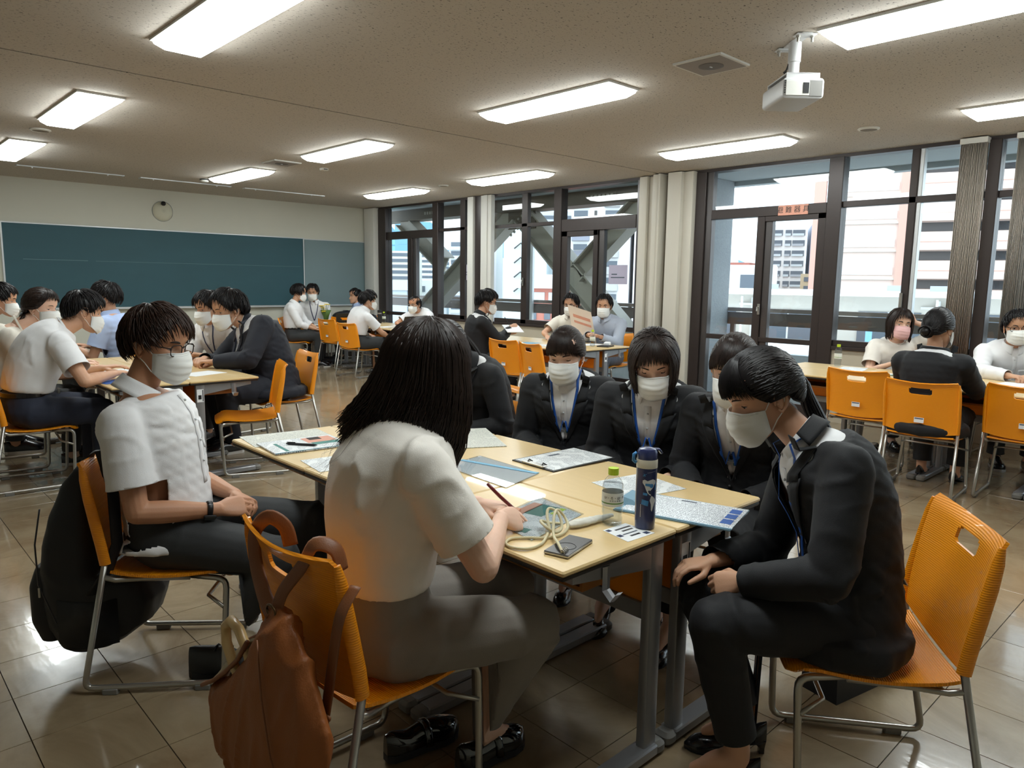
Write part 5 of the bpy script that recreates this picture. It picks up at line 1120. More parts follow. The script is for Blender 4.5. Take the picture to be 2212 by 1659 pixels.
PE['F2']=person('woman with long dark hair in ivory blouse and grey trousers, back to the camera',1.05,1.56,-20,'hi',fem=True,s=1.03,sk=1,pel=(0,-.03,.505),N_=(-.01,.05,1.015),cy=4,H=(-.02,.105,1.171),hy=6,hp=16,hs=1.05,WR=(.01,.305,.748),WL=(-.16,.30,.745),eR=(.9,-.35,-.5),eL=(-.8,-.3,-.6),hR=dict(d=(-.45,.85,-.25),n=(-.75,-.15,-.65),c=(48,52,56,58),t=.75),hL=dict(d=(.5,.85,-.1),**FLAT),
 KR=(.155,.345,.495),KL=(-.10,.38,.50),AR=(.0,.235,.125),AL=(-.13,.06,.125),tR=18,tL=14,kind='loafer',top='blouse',topm='blouse',bot='greyT',ease=.02,hair_='long',hm='b',hk=dict(n=1500,vol=.016,fringe=10,len=.27,open=40,flare=.02,tuck=-.02,push=V((-.07,-.05,0)),grav=.9,wisps=60,lenv=.34,mess=1.6,cel=74,caz=150,wd=.0034),hem=.07,sfrac=.72,foldamp=1.0)
PE['F3']=person('woman in black suit with a long low ponytail in profile at the lower right',2.06,.745,128,'hi',fem=True,s=.99,bd=.93,pel=(0,.03,.505),N_=(.03,.16,.955),cy=8,H=(.06,.285,1.098),hy=14,hp=24,hs=1.06,WL=(-.10,.33,.60),WR=(.04,.40,.60),eL=(-.75,-.5,-.5),hL=dict(d=(.35,.85,-.35),n=(.75,-.35,-.5),c=(50,55,60,62),t=.6),hR=dict(d=(-.3,.9,-.1),n=(0,0,-1)),
 KL=(-.15,.41,.50),KR=(.06,.42,.50),AL=(-.13,.32,.115),AR=(.05,.27,.115),tL=4,tR=4,kind='mary',top='jacket',topm='suit',bot='suit',sleeve='long',hair_='pony',hm='k',hk=dict(vol=.013,fringe=26,fwide=58,fdens=.7,fside=6,tel=-14,taz=176,tail=[(.135,.135,1.07),(.14,.09,.99),(.125,.03,.88),(.10,-.02,.77)],tr=.027,tn=230),closed=.35,lan='lanyard',hem=.055,lanbadge=.40)
SU=dict(fem=True,top='jacket',topm='suit',bot='suit',sleeve='long',kind='pump',lan='lanyard',vlen=.30,lanbadge=.20,hem=.06,sk=1,AL=(-.11,.36,.115),AR=(.11,.36,.115))
PE['F4']=person('woman in black suit with parted bangs, half hidden behind the ponytailed woman',2.66,1.47,192,'hi',N_=(0,.06,.945),H=(-.02,.17,1.093),hy=8,hp=14,hs=1.06,hair_='pony',hm='b',hk=dict(vol=.014,fringe=27,fwide=60,fdens=.7,fswept=.25,tel=-20,tail=[(0,.02,1.0),(.01,-.02,.93)],tr=.02,tn=60),closed=.2,KL=(-.10,.38,.5),KR=(.10,.38,.5),**SU)
PE['F5']=person('woman in black suit with bobbed hair and lowered eyes',2.66,1.90,207,'hi',N_=(0,.05,.945),H=(-.02,.13,1.075),hy=8,hp=24,hr=4,hs=1.1,hair_='bob',hm='b',hk=dict(vol=.020,fringe=19,len=.125,open=40,elc=6,grav=.5,tuck=.02,cel=72,caz=-20,mess=.7,fswept=.6,n=1000),closed=.85,bw=1.12,bd=1.1,KL=(-.10,.38,.5),KR=(.12,.38,.5),**SU)
PE['F6']=person('woman in black suit with straight bangs and tied-back hair facing the camera',2.66,2.40,208,'hi',N_=(0,.03,.935),H=(.0,.085,1.068),hy=-4,hp=16,hs=1.06,hair_='pony',hm='b',hk=dict(vol=.012,fringe=27,fwide=58,fdens=.7,tel=-24,tail=[(0,-.06,.96),(0,-.08,.88)],tr=.018,tn=50),closed=.7,bw=1.1,bd=1.05,KL=(-.10,.38,.5),KR=(.10,.38,.5),**SU)
PE['F7']=person('woman in black suit almost hidden behind the long-haired woman',2.70,3.12,174,'mid',N_=(0,.09,.93),H=(.01,.22,1.062),hy=10,hp=22,hs=1.05,hair_='pony',hm='k',hk=dict(vol=.012,fringe=24,tail=[(0,.02,.98),(0,-.04,.9)]),**{**SU,'lan':None})
# left group
PE['L1']=person('man in white shirt cut by the left edge, raised hands',.72,7.0,-10,'mid',s=1.1,N_=(0,.14,1.04),H=(-.03,.32,1.212),hy=-6,hp=8,WR=(.06,.42,.93),WL=(-.08,.42,.93),eR=(.6,-.2,-.8),eL=(-.6,-.2,-.8),hR=dict(d=(-.3,.5,.8),n=(-.6,.5,-.3),c=(30,34,38,42)),hL=dict(d=(.3,.5,.8),n=(.6,.5,-.3),c=(30,34,38,42)),hk=dict(vol=.014,fringe=14),bot='charcoal',tuck=False)
PE['L2']=person('woman in cream knit top with a short ponytail at the left desks',.98,6.35,-14,'mid',fem=True,s=1.1,sk=1,N_=(0,.05,1.02),H=(0,.205,1.174),hy=-30,hp=6,hs=1.12,top='sweater',topm='cream',sleeve='long',bot='charcoal',WR=(.13,.40,.745),WL=(-.13,.40,.745),hR=FLAT,hL=FLAT,hair_='pony',hm='b',hk=dict(vol=.018,fringe=16,fwide=60,fside=10,fdens=.35,fswept=.5,tel=-26,tail=[(.0,.09,1.10),(-.02,.04,1.03),(-.01,.03,.97)],tr=.04,tn=120),closed=.35,tuck=False)
PE['L3']=person('man in white shirt with navy trousers seen from behind at the left desks',1.0,5.72,-2,'mid',s=1.13,pel=(0,-.05,.515),N_=(.02,.18,1.03),H=(.03,.315,1.168),hy=0,hp=14,hs=1.15,WR=(.23,.42,.745),WL=(-.18,.44,.745),eR=(.8,-.3,-.5),hR=FLAT,hL=FLAT,hk=dict(vol=.013,fringe=14,over=6),bot='navyT',collar=False,top='tshirt',KR=(.15,.37,.49),AR=(.16,.34,.09))
PE['L4']=person('man with curly black hair in a light blue shirt, turned to the chalkboard',1.98,7.55,140,'mid',s=1.1,N_=(.0,.02,1.04),H=(0,.06,1.218),hy=0,hp=4,hs=1.1,topm='lblue',hk=dict(vol=.022,fringe=12,tuft=.012,over=6),mk=None,tuck=False,WR=(.12,.3,.745),WL=(-.12,.3,.745))
PE['L5']=person('man in white shirt with dark lanyard facing the camera at the left desks',2.64,6.62,203,'mid',s=1.1,N_=(.02,.10,1.0),H=(-.03,.20,1.15),hy=-12,hp=12,hs=1.16,WR=(.14,.37,.745),WL=(-.14,.37,.745),hR=FLAT,hL=FLAT,hk=dict(vol=.018,fringe=26,over=8),lan='navylan',badge=False,closed=.4)
PE['L6']=person('heavy man in a dark navy suit leaning on the left desks with clasped hands',2.68,5.84,176,'mid',s=1.14,bw=1.3,bd=1.38,pel=(0,-.05,.53),N_=(.07,.15,1.02),H=(.09,.27,1.155),hy=6,hp=14,hs=1.3,jaw=1.18,WR=(.14,.46,.755),WL=(-.12,.46,.755),hR=dict(d=(-.7,.7,0),**FIST),hL=dict(d=(.7,.7,0),**FIST),eR=(.8,-.2,-.6),eL=(-.8,-.2,-.6),top='jacket',topm='navy',bot='navy',sleeve='long',hk=dict(vol=.020,fringe=16,fswept=.6,over=8),lan='navylan',closed=.3,KR=(.16,.40,.5),KL=(-.16,.40,.5))
# far group
PE['C1']=person('slim person with bobbed dark hair in a white shirt by the chalkboard',5.62,11.05,-38,'lo',N_=(0,-.05,1.01),H=(-.03,.03,1.195),hy=6,hp=10,hs=1.12,sleeve='long',sfrac=.95,hair_='bob',hk=dict(vol=.018,fringe=16,len=.05,open=60),WR=(.08,.28,.62),WL=(-.06,.30,.62),bot='charcoal',mk='mask')
PE['C2']=person('man in pale shirt with a dark lanyard and papers near the chalkboard',6.12,11.42,-118,'lo',s=1.05,N_=(0,0,1.02),H=(.02,.05,1.2),hy=-10,hp=14,hs=1.1,sleeve='long',hk=dict(vol=.018,fringe=20,over=8),lan='navylan',badge=False,WR=(.10,.28,.64),WL=(-.10,.28,.64),bot='charcoal')
PE['C3']=person('unmasked man with short hair in a pale blue shirt near the window corner',6.98,11.42,165,'lo',N_=(0,0,.97),H=(0,.05,1.128),hy=8,hp=2,hs=1.08,topm='lblue',mk=None,hk=dict(vol=.012,fringe=4,over=2),WR=(.1,.35,.745),WL=(-.1,.35,.745))
PE['C4']=person('man in white short-sleeved shirt with one hand on his knee at the far desks',5.74,9.32,-4,'lo',s=1.02,N_=(.05,.03,.965),H=(.06,.10,1.118),hy=-14,hp=6,hs=1.12,hk=dict(vol=.020,fringe=16,tuft=.01,over=6),WR=(.17,.40,.56),eR=(.8,-.5,-.4),hR=dict(d=(0,.8,-.5),**FLAT),bot='charcoal',KR=(.14,.42,.5),AR=(.12,.30,.09),AL=(-.08,.26,.09))
PE['C5']=person('man in a round-necked white shirt and glasses with slicked-back hair at the far desks',7.14,9.72,198,'lo',s=1.0,sk=2,N_=(0,.1,.90),H=(0,.20,1.03),hy=-4,hp=6,hs=1.08,top='tshirt',hk=dict(vol=.006,fringe=0,over=1),WR=(.16,.44,.745),WL=(-.12,.44,.745),eR=(.9,.1,-.5),eL=(-.9,.1,-.5),gl='alu')
# middle window group
PE['M1']=person('man in a black suit and glasses writing at the middle-window desks',5.66,6.50,-28,'lo',s=1.05,N_=(0,-.03,1.01),H=(.0,.05,1.178),hy=-10,hp=12,hs=1.14,top='jacket',topm='suit',bot='suit',sleeve='long',hk=dict(vol=.018,fringe=14,over=4),gl='brow',WR=(.03,.32,.86),WL=(-.08,.34,.80),eR=(.6,-.4,-.8),hR=dict(d=(-.2,.9,.35),n=(-.8,.1,-.4),c=(45,50,55,58),t=.7),hL=dict(d=(.4,.9,.1),n=(.2,0,.9),c=(30,34,38,42)))
PE['M2']=person('man in cream short-sleeved shirt and dark glasses at the middle window',7.08,6.36,205,'lo',s=1.0,N_=(0,.04,.975),H=(0,.09,1.142),hy=0,hp=12,hs=1.1,topm='cream',hk=dict(vol=.014,fringe=8,over=3),gl='black',WR=(.20,.42,.745),WL=(-.06,.34,.78),eR=(.9,0,-.5),hR=FLAT)
PE['M3']=person('man in a pale grey-blue shirt holding up a large leaflet at the middle window',7.08,5.78,195,'lo',s=1.02,bw=1.08,N_=(0,.06,.975),H=(0,.11,1.142),hy=14,hp=8,hs=1.12,topm='gshirt',sleeve='long',hk=dict(vol=.014,fringe=2,over=3),WR=(.06,.40,.80),WL=(-.10,.40,.78),bot='mgrey',hR=dict(d=(-.6,.7,.2),n=(-.3,.3,-.9),c=(30,34,38,42)))
# right window group
PE['R1']=person('woman in ivory blouse and pink mask touching her hair at the right window',7.10,2.42,222,'lo',fem=True,s=1.0,sk=1,N_=(0,-.02,.93),H=(0,.05,1.082),hy=0,hp=0,hr=-6,hs=1.1,top='blouse',topm='blouse',mk='pinkmask',hair_='bob',hm='b',hk=dict(vol=.018,fringe=20,len=.15,open=46,cel=72,caz=0),WL=(-.14,.03,1.10),eL=(-.9,.3,-.5),hL=dict(d=(.35,-.25,.8),n=(.8,0,-.3),c=(40,44,48,52)),WR=(.16,.30,.745),closed=.8,bot='charcoal',kind='loafer',lan=None,tuck=False)
PE['R2']=person('woman in black suit with a low bun, back to the camera, at the right desks',5.553,1.631,2,'mid',fem=True,s=1.04,N_=(.0,-.05,.965),H=(.01,-.02,1.14),hy=-12,hp=8,hs=1.1,top='jacket',topm='suit',bot='suit',sleeve='long',hair_='bun',hm='k',hk=dict(vol=.012,fringe=14,fdens=.2,tel=-22,br=.04),WR=(.15,.40,.745),WL=(-.15,.40,.745),hR=FLAT,hL=FLAT,bw=1.08,kind='pump',hem=.05)
PE['R3']=person('man in white long-sleeved shirt and glasses with clasped hands at the right edge',7.08,1.52,205,'mid',s=1.03,N_=(0,.03,.94),H=(0,.09,1.105),hy=0,hp=4,hs=1.1,sleeve='long',hm='k',hk=dict(vol=.016,fringe=10,fswept=.8,over=3),gl='brow',WR=(.10,.44,.745),WL=(-.04,.44,.745),hR=dict(d=(-.7,.7,0),**FIST),hL=dict(d=(.7,.7,0),**FIST),eR=(.9,0,-.5),eL=(-.9,0,-.5),closed=.1)
# ---------------------------------------------------------------- bags
M_['tan']=mat('brown_leather',S((150,86,38)),.5,var=.12,scale=9,bump=.15,bscale=260); M_['tan2']=mat('brown_leather_strap',S((134,82,48)),.5,var=.08,bump=.1,bscale=260); M_['lining']=mat('bag_lining',S((140,124,92)),.8,var=.1); M_['bone']=mat('bone_handle',S((214,184,128)),.3,coat=.3,var=.06); M_['nylon']=mat('black_nylon',S((16,18,25)),.55,var=.15,scale=20,bump=.12,bscale=500); M_['brass']=mat('dark_brass',S((92,70,44)),.35,metal=.8,var=.05)
bg=thing('tote_bag','tan leather hobo bag hanging from the backrest of the nearest chair','bag',(.69,1.55,0))
O=V((.69,1.55,0))
sil=[(1.46,.672),(1.40,.645),(1.378,.61),(1.33,.56),(1.29,.50),(1.268,.44),(1.285,.36),(1.36,.26),(1.5,.17),(1.65,.13),(1.77,.125),(1.84,.16),(1.88,.23),(1.888,.32),(1.80,.372),(1.72,.43),(1.616,.515),(1.545,.60),(1.505,.66)]
def smooth_poly(P,n=3):
    for _ in range(n): P=[q for a,b in zip(P,P[1:]+P[:1]) for q in ((a[0]*.75+b[0]*.25,a[1]*.75+b[1]*.25),(a[0]*.25+b[0]*.75,a[1]*.25+b[1]*.75))]
    return P
sp=smooth_poly(sil,2); m=MB(); cy_,cz_=1.56,.37; rings=[]
for k,t in ((0.02,.062),(.3,.062),(.55,.056),(.8,.04),(.94,.02),(1,0),(.94,-.018),(.8,-.03),(.55,-.04),(.3,-.042),(.02,-.042)):
    rings.append([V((-.0-t+ .0,cy_+(y-cy_)*k-O.y,cz_+(z-cz_)*k)) for y,z in sp])
m.loft(rings); me=remesh(m,.009,2)
folds(me,[(V((0,-.08,.66)),V((-.02,.05,.13)),2.5,13,1.2,.6,.2)],.016,4); o=finish(me,'bag_body',M_['tan'],bg)
m=MB(); m.tube([V((-.058,1.47-O.y,.62)),V((-.066,1.44-O.y,.5)),V((-.068,1.40-O.y,.38)),V((-.06,1.36-O.y,.29))],.0022,5); obj('seam',m,M_['tan2'],bg,smooth=True)
m=MB()
mo=[(1.885,.325),(1.80,.375),(1.72,.432),(1.64,.497),(1.58,.565)]
m.grid(lambda u,v:V((-.03+.06*v,(np.interp(u,[0,.25,.5,.75,1],[p[0] for p in mo])-O.y)+.030*math.sin(u*PI)*math.sin(v*PI*.8),np.interp(u,[0,.25,.5,.75,1],[p[1] for p in mo])+.050*math.sin(u*PI)*v)),12,6); me=solidify(m.mesh('lining',M_['lining'],True),.004); link('lining',me,bg)
m=MB(); m.tube([V((.03,y-O.y+.02*math.sin(i/4*PI),z+.05*math.sin(i/4*PI))) for i,(y,z) in enumerate(mo)],.007,7); m.tube([V((-.034,y-O.y,z)) for y,z in mo],.006,7); obj('rim',m,M_['tan2'],bg,smooth=True,kind='stuff')
def strap(P,w=.019,par=bg,mt='tan2',nm='strap',up=None,ow=O):
    m=MB(); Q=[]
    P=[V(p)-ow for p in P]
    for i in range(len(P)-1):
        p0=P[max(i-1,0)];p1=P[i];p2=P[i+1];p3=P[min(i+2,len(P)-1)]
        for k in range(5): f=k/5; Q.append(.5*((2*p1)+(p2-p0)*f+(2*p0-5*p1+4*p2-p3)*f*f+(3*p1-p0-3*p2+p3)*f**3))
    Q.append(P[-1]); m.tube(Q,1,8,flat=(w,.0035),up=up); return obj(nm,m,M_[mt],par,smooth=True)
strap([(.685,1.505,.655),(.70,1.58,.67),(.735,1.70,.71),(.752,1.735,.77),(.772,1.70,.812),(.80,1.67,.79),(.81,1.66,.74)],up=(0,1,0)); strap([(.685,1.49,.655),(.71,1.50,.70),(.742,1.47,.76),(.765,1.45,.812),(.80,1.42,.80),(.81,1.41,.75)],up=(0,1,.4)); strap([(.80,1.335,.74),(.755,1.325,.69),(.742,1.335,.60),(.735,1.35,.50),(.72,1.36,.40),(.70,1.375,.30),(.69,1.40,.22)],up=(0,1,0))
for z,y in ((.46,1.353),): strap([(.727,y-.024,z),(.722,y+.024,z)],.006,nm='strap_loop',up=(0,0,1))
m=MB(); m.tube([V((.68,1.50+.022*math.cos(a),.662+.014*math.sin(a)))-O for a in [2*PI*k/10 for k in range(11)]],.0028,6); obj('ring',m,M_['brass'],bg,smooth=True)
um=thing('umbrella','umbrella with a cream hooked handle sticking out of the tan bag','umbrella',(.69,1.68,.3)); U=V((.69,1.68,.3))
m=MB(); Ph=[V((.672,1.65,.42)),V((.668,1.695,.455)),V((.668,1.735,.50)),V((.668,1.735,.545)),V((.668,1.70,.572)),V((.668,1.655,.565)),V((.670,1.62,.53)),V((.675,1.58,.45))]; m.tube([p-U for p in Ph],[.011,.0125,.0125,.0125,.0125,.0125,.0125,.011],10); obj('handle',m,M_['bone'],um,smooth=True)
m=MB(); m.tube([V((.675,1.58,.46))-U,V((.685,1.57,.2))-U],.012,8); obj('shaft',m,M_['black'],um,smooth=True)
# backpack behind F1 chair (chair frame)
def rz_at(o,x,y,f): o.location=(x,y,0); o.rotation_euler=(0,0,rad(f-90))
bp=thing('backpack','black backpack hung behind the chair of the man in glasses','backpack'); rz_at(bp,.909,2.667,-38)
m=MB()
def rsec(z,y0,y1,hx,p=.6,n=20): return [V((hx*math.copysign(abs(math.cos(a))**p,math.cos(a)),(y0+y1)/2+(y1-y0)/2*math.copysign(abs(math.sin(a))**p,math.sin(a)),z)) for a in [2*PI*k/n for k in range(n)]]
m.loft([rsec(.07,-.40,-.33,.07),rsec(.10,-.44,-.24,.12),rsec(.18,-.475,-.13,.15),rsec(.27,-.49,-.10,.155),rsec(.35,-.485,-.13,.155),rsec(.385,-.48,-.27,.15),rsec(.48,-.47,-.275,.15),rsec(.58,-.44,-.28,.14),rsec(.68,-.40,-.285,.12),rsec(.74,-.36,-.29,.08),rsec(.765,-.335,-.295,.04)])
me=remesh(m,.009,3); folds(me,[(V((0,-.4,.75)),V((0,-.3,.1)),5,9,1,.3,.3)],.007,6); finish(me,'bag_body',M_['nylon'],bp)
m=MB(); m.loft([rsec(.12,-.50,-.42,.10),rsec(.20,-.525,-.42,.12),rsec(.33,-.525,-.42,.12),rsec(.40,-.50,-.42,.11)]); me=remesh(m,.009,3); finish(me,'front_pocket',M_['nylon'],bp)
m=MB(); m.loft([[V((.15+.012*c,y,z)) for c,(y,z) in zip((0,1,0,-1),q)] for q in (((-.40,.14),(-.30,.12),(-.2,.14),(-.30,.16)),((-.40,.30),(-.30,.28),(-.2,.30),(-.30,.32)))]); obj('side_pocket',m,M_['nylon'],bp,smooth=True)
m=MB(); m.tube([(.135,-.44,.62),(.152,-.455,.5),(.158,-.45,.36),(.158,-.40,.22)],.003,5); zp=obj('zipper',m,mat('zip_grey',S((60,60,64)),.4,metal=.5,var=.05),bp,smooth=True); m=MB(); m.bbox((.156,-.452,.315),(.162,-.444,.35),.002); obj('zip_pull',m,M_['chrome'],zp)
for s_ in (-.07,.07): m=MB(); m.tube([(s_,-.31,.74),(s_,-.285,.80),(s_*1.6,-.24,.815),(s_*2.2,-.19,.70),(s_*2.9,-.165,.52),(s_*3.0,-.20,.42),(s_*2.6,-.27,.33)],1,8,flat=(.02,.004),up=(1,0,0)); obj('strap',m,M_['nylon'],bp,smooth=True)
# black document bag on wheels behind F3, on the floor
t=thing('document_bag','black upright document bag on the floor behind the ponytailed woman','bag',(2.55,.94,0),rad(-12)); 
m=MB(); m.loft([[V((x,y,0.0)) for x,y in ((-.15,-.07),(.15,-.07),(.15,.07),(-.15,.07))],[V((x,y,.30)) for x,y in ((-.16,-.065),(.16,-.065),(.16,.065),(-.16,.065))],[V((x,y,.40)) for x,y in ((-.16,-.03),(.16,-.03),(.16,.03),(-.16,.03))]]); obj('bag_body',m,M_['nylon'],t)
for y in (-.04,.04): m=MB(); m.tube([(-.07,y,.38),(-.06,y,.47),(0,y,.505),(.06,y,.47),(.07,y,.38)],1,6,flat=(.01,.003),up=(0,1,0)); obj('handle',m,M_['leather'],t,smooth=True)
m=MB(); m.lathe([(.026,-.01),(.03,-.006),(.03,.006),(.026,.01)],16,M=Matrix.Translation((.17,-.075,.03))@Matrix.Rotation(PI/2,4,'X')); obj('wheel',m,M_['rubber'],t,smooth=30)
for n_,(x,y,z,rx,ry,rzz,lab,cat) in enumerate(((6.06,10.98,.0,.24,.15,.11,'black bag lying on the floor between the far orange chairs','bag'),(6.52,11.12,.70,.22,.14,.16,'large black bag slumped on the far desks before the grey board','bag'),(6.95,10.95,.70,.12,.10,.10,'small black bag on the far desks by the corner','bag'))):
    t=thing('black_bag',lab,cat,(x,y,z)); m=MB(); m.ball((0,0,rz_:=rzz*.55),(rx,ry,rzz*.6),14,9); m.ball((rx*.3,0,rzz*.8),(rx*.6,ry*.8,rzz*.45),12,8); m.box((-rx*.7,-ry*.6,0.002),(rx*.7,ry*.6,rzz*.4)); me=remesh(m,.014,3); co=np.empty(len(me.vertices)*3); me.vertices.foreach_get('co',co); co=co.reshape(-1,3); co[:,2]=np.maximum(co[:,2],0.001); me.vertices.foreach_set('co',co.ravel()); folds(me,[(V((-rx,0,.05)),V((rx,0,.05)),8,8,1,0,0)],.008,n_); finish(me,'bag_body',M_['nylon'],t)
    m=MB(); m.tube([(-rx*.4,-ry*.3,rzz*.9),(-rx*.2,-ry*.4,rzz*1.2),(rx*.2,-ry*.4,rzz*1.2),(rx*.4,-ry*.3,rzz*.95)],.008,6); obj('handle',m,M_['leather'],t,smooth=True)
# yellow flowers beside the black bag
t=thing('yellow_flowers','bunch of yellow flowers in wrap beside the large black bag','flowers',(6.22,11.2,.70)); YF=mat('yellow_petals',S((236,206,40)),.6,var=.1); GL=mat('leaf_green',S((84,112,48)),.6,var=.15)
random.seed(5)
for k in range(9):
    a=random.random()*6.28; r=.09*random.random(); x,y,z=r*math.cos(a)-.03,r*math.sin(a),.16+.14*random.random(); m=MB(); m.tube([(0,0,.01),(x*.5,y*.5,z*.5),(x,y,z)],.004,5); st_=obj('stem',m,GL,t)
    m=MB()
    for q in range(6): b=q*PI/3; m.ball((x+.022*math.cos(b),y+.022*math.sin(b),z+.006),(.02,.014,.008),6,4)
    obj('petals',m,YF,st_)
m=MB(); m.lathe([(.03,0),(.05,.1),(.09,.2)],10,cap1=False); me=solidify(m.mesh('wrap',GL,True),.002); link('wrap',me,t)
# ---------------------------------------------------------------- papers and desk things
def printmat(n,base,ink,fx=520,fy=150,dens=.5,rot=0):
    m=mat(n,S(base),.6); t=m.node_tree; tc=N(t,'ShaderNodeTexCoord'); mp=N(t,'ShaderNodeMapping'); mp.inputs['Rotation'].default_value=(0,0,rad(rot)); sx=N(t,'ShaderNodeSeparateXYZ'); L=t.links.new
    L(tc.outputs['Object'],mp.inputs['Vector']); L(mp.outputs['Vector'],sx.inputs[0])
    def mth(op,a,b): 
        q=N(t,'ShaderNodeMath',operation=op)
        for i,x in enumerate((a,b)):
            if x is None: continue
            if isinstance(x,(int,float)): q.inputs[i].default_value=x
            else: L(x,q.inputs[i])
        return q.outputs[0]
    yy=mth('MULTIPLY',sx.outputs[1],fy); fr=mth('FRACT',yy,None); ln=mth('LESS_THAN',fr,.42); row=mth('FLOOR',yy,None)
    cb=N(t,'ShaderNodeCombineXYZ'); L(mth('MULTIPLY',sx.outputs[0],fx),cb.inputs[0]); L(mth('MULTIPLY',row,7.31),cb.inputs[1]); no=N(t,'ShaderNodeTexNoise'); no.inputs['Scale'].default_value=1; no.inputs['Detail'].default_value=0; L(cb.outputs[0],no.inputs['Vector'])
    cb2=N(t,'ShaderNodeCombineXYZ'); L(mth('MULTIPLY',sx.outputs[0],22),cb2.inputs[0]); L(mth('MULTIPLY',sx.outputs[1],16),cb2.inputs[1]); n2=N(t,'ShaderNodeTexNoise'); n2.inputs['Scale'].default_value=1; n2.inputs['Detail'].default_value=0; L(cb2.outputs[0],n2.inputs['Vector'])
    k=mth('MULTIPLY',mth('MULTIPLY',ln,mth('GREATER_THAN',no.outputs['Fac'],.47)),mth('GREATER_THAN',n2.outputs['Fac'],1-dens-.08))
    mx=N(t,'ShaderNodeMix',data_type='RGBA'); mx.inputs[6].default_value=(*S(base),1); mx.inputs[7].default_value=(*S(ink),1); L(k,mx.inputs[0]); L(mx.outputs[2],BS(m).inputs['Base Color']); return m
M_['print']=printmat('printed_form',(232,235,236),(120,128,138)); M_['news']=printmat('newsprint',(222,222,212),(120,124,122),420,190,.62); M_['printb']=printmat('printed_list',(230,234,238),(70,78,96),480,120,.66,0)
def sheet(name,lab,cat,C,z,mt='print',th=.0012,rot=None,group=None):
    cx=sum(p[0] for p in C)/4; cy=sum(p[1] for p in C)/4; d=V((C[1][0]-C[0][0],C[1][1]-C[0][1])); a=math.atan2(d.y,d.x) if rot is None else rot
    t=thing(name,lab,cat,(cx,cy,z),a,group); ca,sa=math.cos(-a),math.sin(-a); P=[((x-cx)*ca-(y-cy)*sa,(x-cx)*sa+(y-cy)*ca) for x,y in C]
    ar=sum(P[i][0]*P[(i+1)%4][1]-P[(i+1)%4][0]*P[i][1] for i in range(4)); P=P if ar>0 else P[::-1]
    m=MB(); m.prism(P,0,th); obj('sheet',m,M_[mt],t); t['hw']=0
    del t['hw']; return t,P
def rect(cx,cy,w,d,a):
    a=rad(a); return [(cx+x*math.cos(a)-y*math.sin(a),cy+x*math.sin(a)+y*math.cos(a)) for x,y in ((-w/2,-d/2),(w/2,-d/2),(w/2,d/2),(-w/2,d/2))]
def quadpart(t,name,x0,y0,x1,y1,z,mt,th=.0004): m=MB(); m.box((x0,y0,z),(x1,y1,z+th)); return obj(name,m,M_[mt],t)
DZ=.7005
t,_=sheet('newspaper_sheet','printed sheet under the magazine at the far left corner of the foreground desks','paper',rect(1.475,3.02,.36,.25,-8),DZ,'news')
t,_=sheet('magazine','magazine with teal band and portrait photo under the black pen','magazine',rect(1.455,2.83,.33,.235,-6),DZ+.002,'print',.006)
quadpart(t,'teal_band',-.115,-.10,-.10,.06,.0062,'teal'); quadpart(t,'photo',.02,.0,.15,.10,.0062,'salmon'); quadpart(t,'photo_hair',.045,.05,.10,.098,.0068,'brow'); quadpart(t,'photo_shirt',.03,-.045,.15,.0,.0062,'teal'); quadpart(t,'blue_edge',-.165,-.1175,.165,-.114,.004,'sky_print',.0028)
m=MB(); m.box((-.16,-.112,-.0018),(.16,.112,-.0002)); obj('under_page',m,M_['paper'],t)
t=thing('black_pen','black ballpoint pen lying on the magazine','pen',(1.43,2.80,DZ+.0135),rad(-52)); m=MB(); m.tube([(-.072,0,0),(-.06,0,0),(.052,0,0),(.068,0,0)],[.002,.0055,.0055,.0012],8); obj('barrel',m,M_['black'],t,smooth=True); m=MB(); m.box((-.068,-.0015,.005),(-.03,.0015,.008)); obj('clip',m,M_['black'],t)
t=thing('eraser','white eraser beside the magazine','eraser',(1.58,2.72,DZ),rad(20)); m=MB(); m.bbox((-.03,-.012,0),(.03,.012,.013),.005); obj('block',m,M_['paper'],t,smooth=30); m=MB(); m.bbox((-.008,-.0125,-.0004),(.03,.0125,.0135),.004); obj('sleeve',m,M_['sky_print'],t)
t,_=sheet('handout','white handout with a blue printed block left of the long-haired woman','paper',rect(1.45,2.47,.30,.21,-8),DZ); quadpart(t,'blue_block',.02,.03,.14,.085,.0013,'sky_print'); 
t,_=sheet('newspaper','folded printed papers in front of the woman with straight bangs','paper',rect(2.08,2.50,.40,.28,62),DZ,'news',.003)
t,_=sheet('clear_folder','clear plastic folder with a blue edge holding white papers','folder',[(1.67,1.79),(1.885,1.845),(1.90,2.19),(1.69,2.16)],DZ,'paper',.003); m=MB(); m.prism([(-.13,-.17),(.12,-.19),(.13,.17),(-.12,.18)],.0034,.0042); t2=t; P_=_
m=MB(); m.prism([(p[0]*1.03,p[1]*1.03) for p in P_],.0034,.0040); obj('cover',m,M_['clear'],t); m=MB(); m.box((P_[1][0]-.012,min(p[1] for p in P_),.0034),(P_[1][0]+.008,max(p[1] for p in P_),.0052)); obj('blue_edge',m,M_['sky_print'],t)
t,_=sheet('clipboard','black clipboard with a printed form in front of the bob-haired woman','clipboard',rect(2.125,1.935,.35,.235,-2),DZ,'black',.004); m=MB(); m.box((-.165,-.108,.0042),(.17,.108,.0055)); obj('form',m,M_['print'],t); m=MB(); m.bbox((-.176,-.06,.004),(-.150,.06,.012),.003); cl=obj('clip_bar',m,M_['chrome'],t); 
for y in (-.045,.035): m=MB(); m.tube([(-.165,y,.012),(-.150,y+.01,.016),(-.14,y,.008)],.003,5); obj('clip_wire',m,M_['black'],cl)
quadpart(t,'heading',-.02,.06,.04,.075,.0056,'ink')
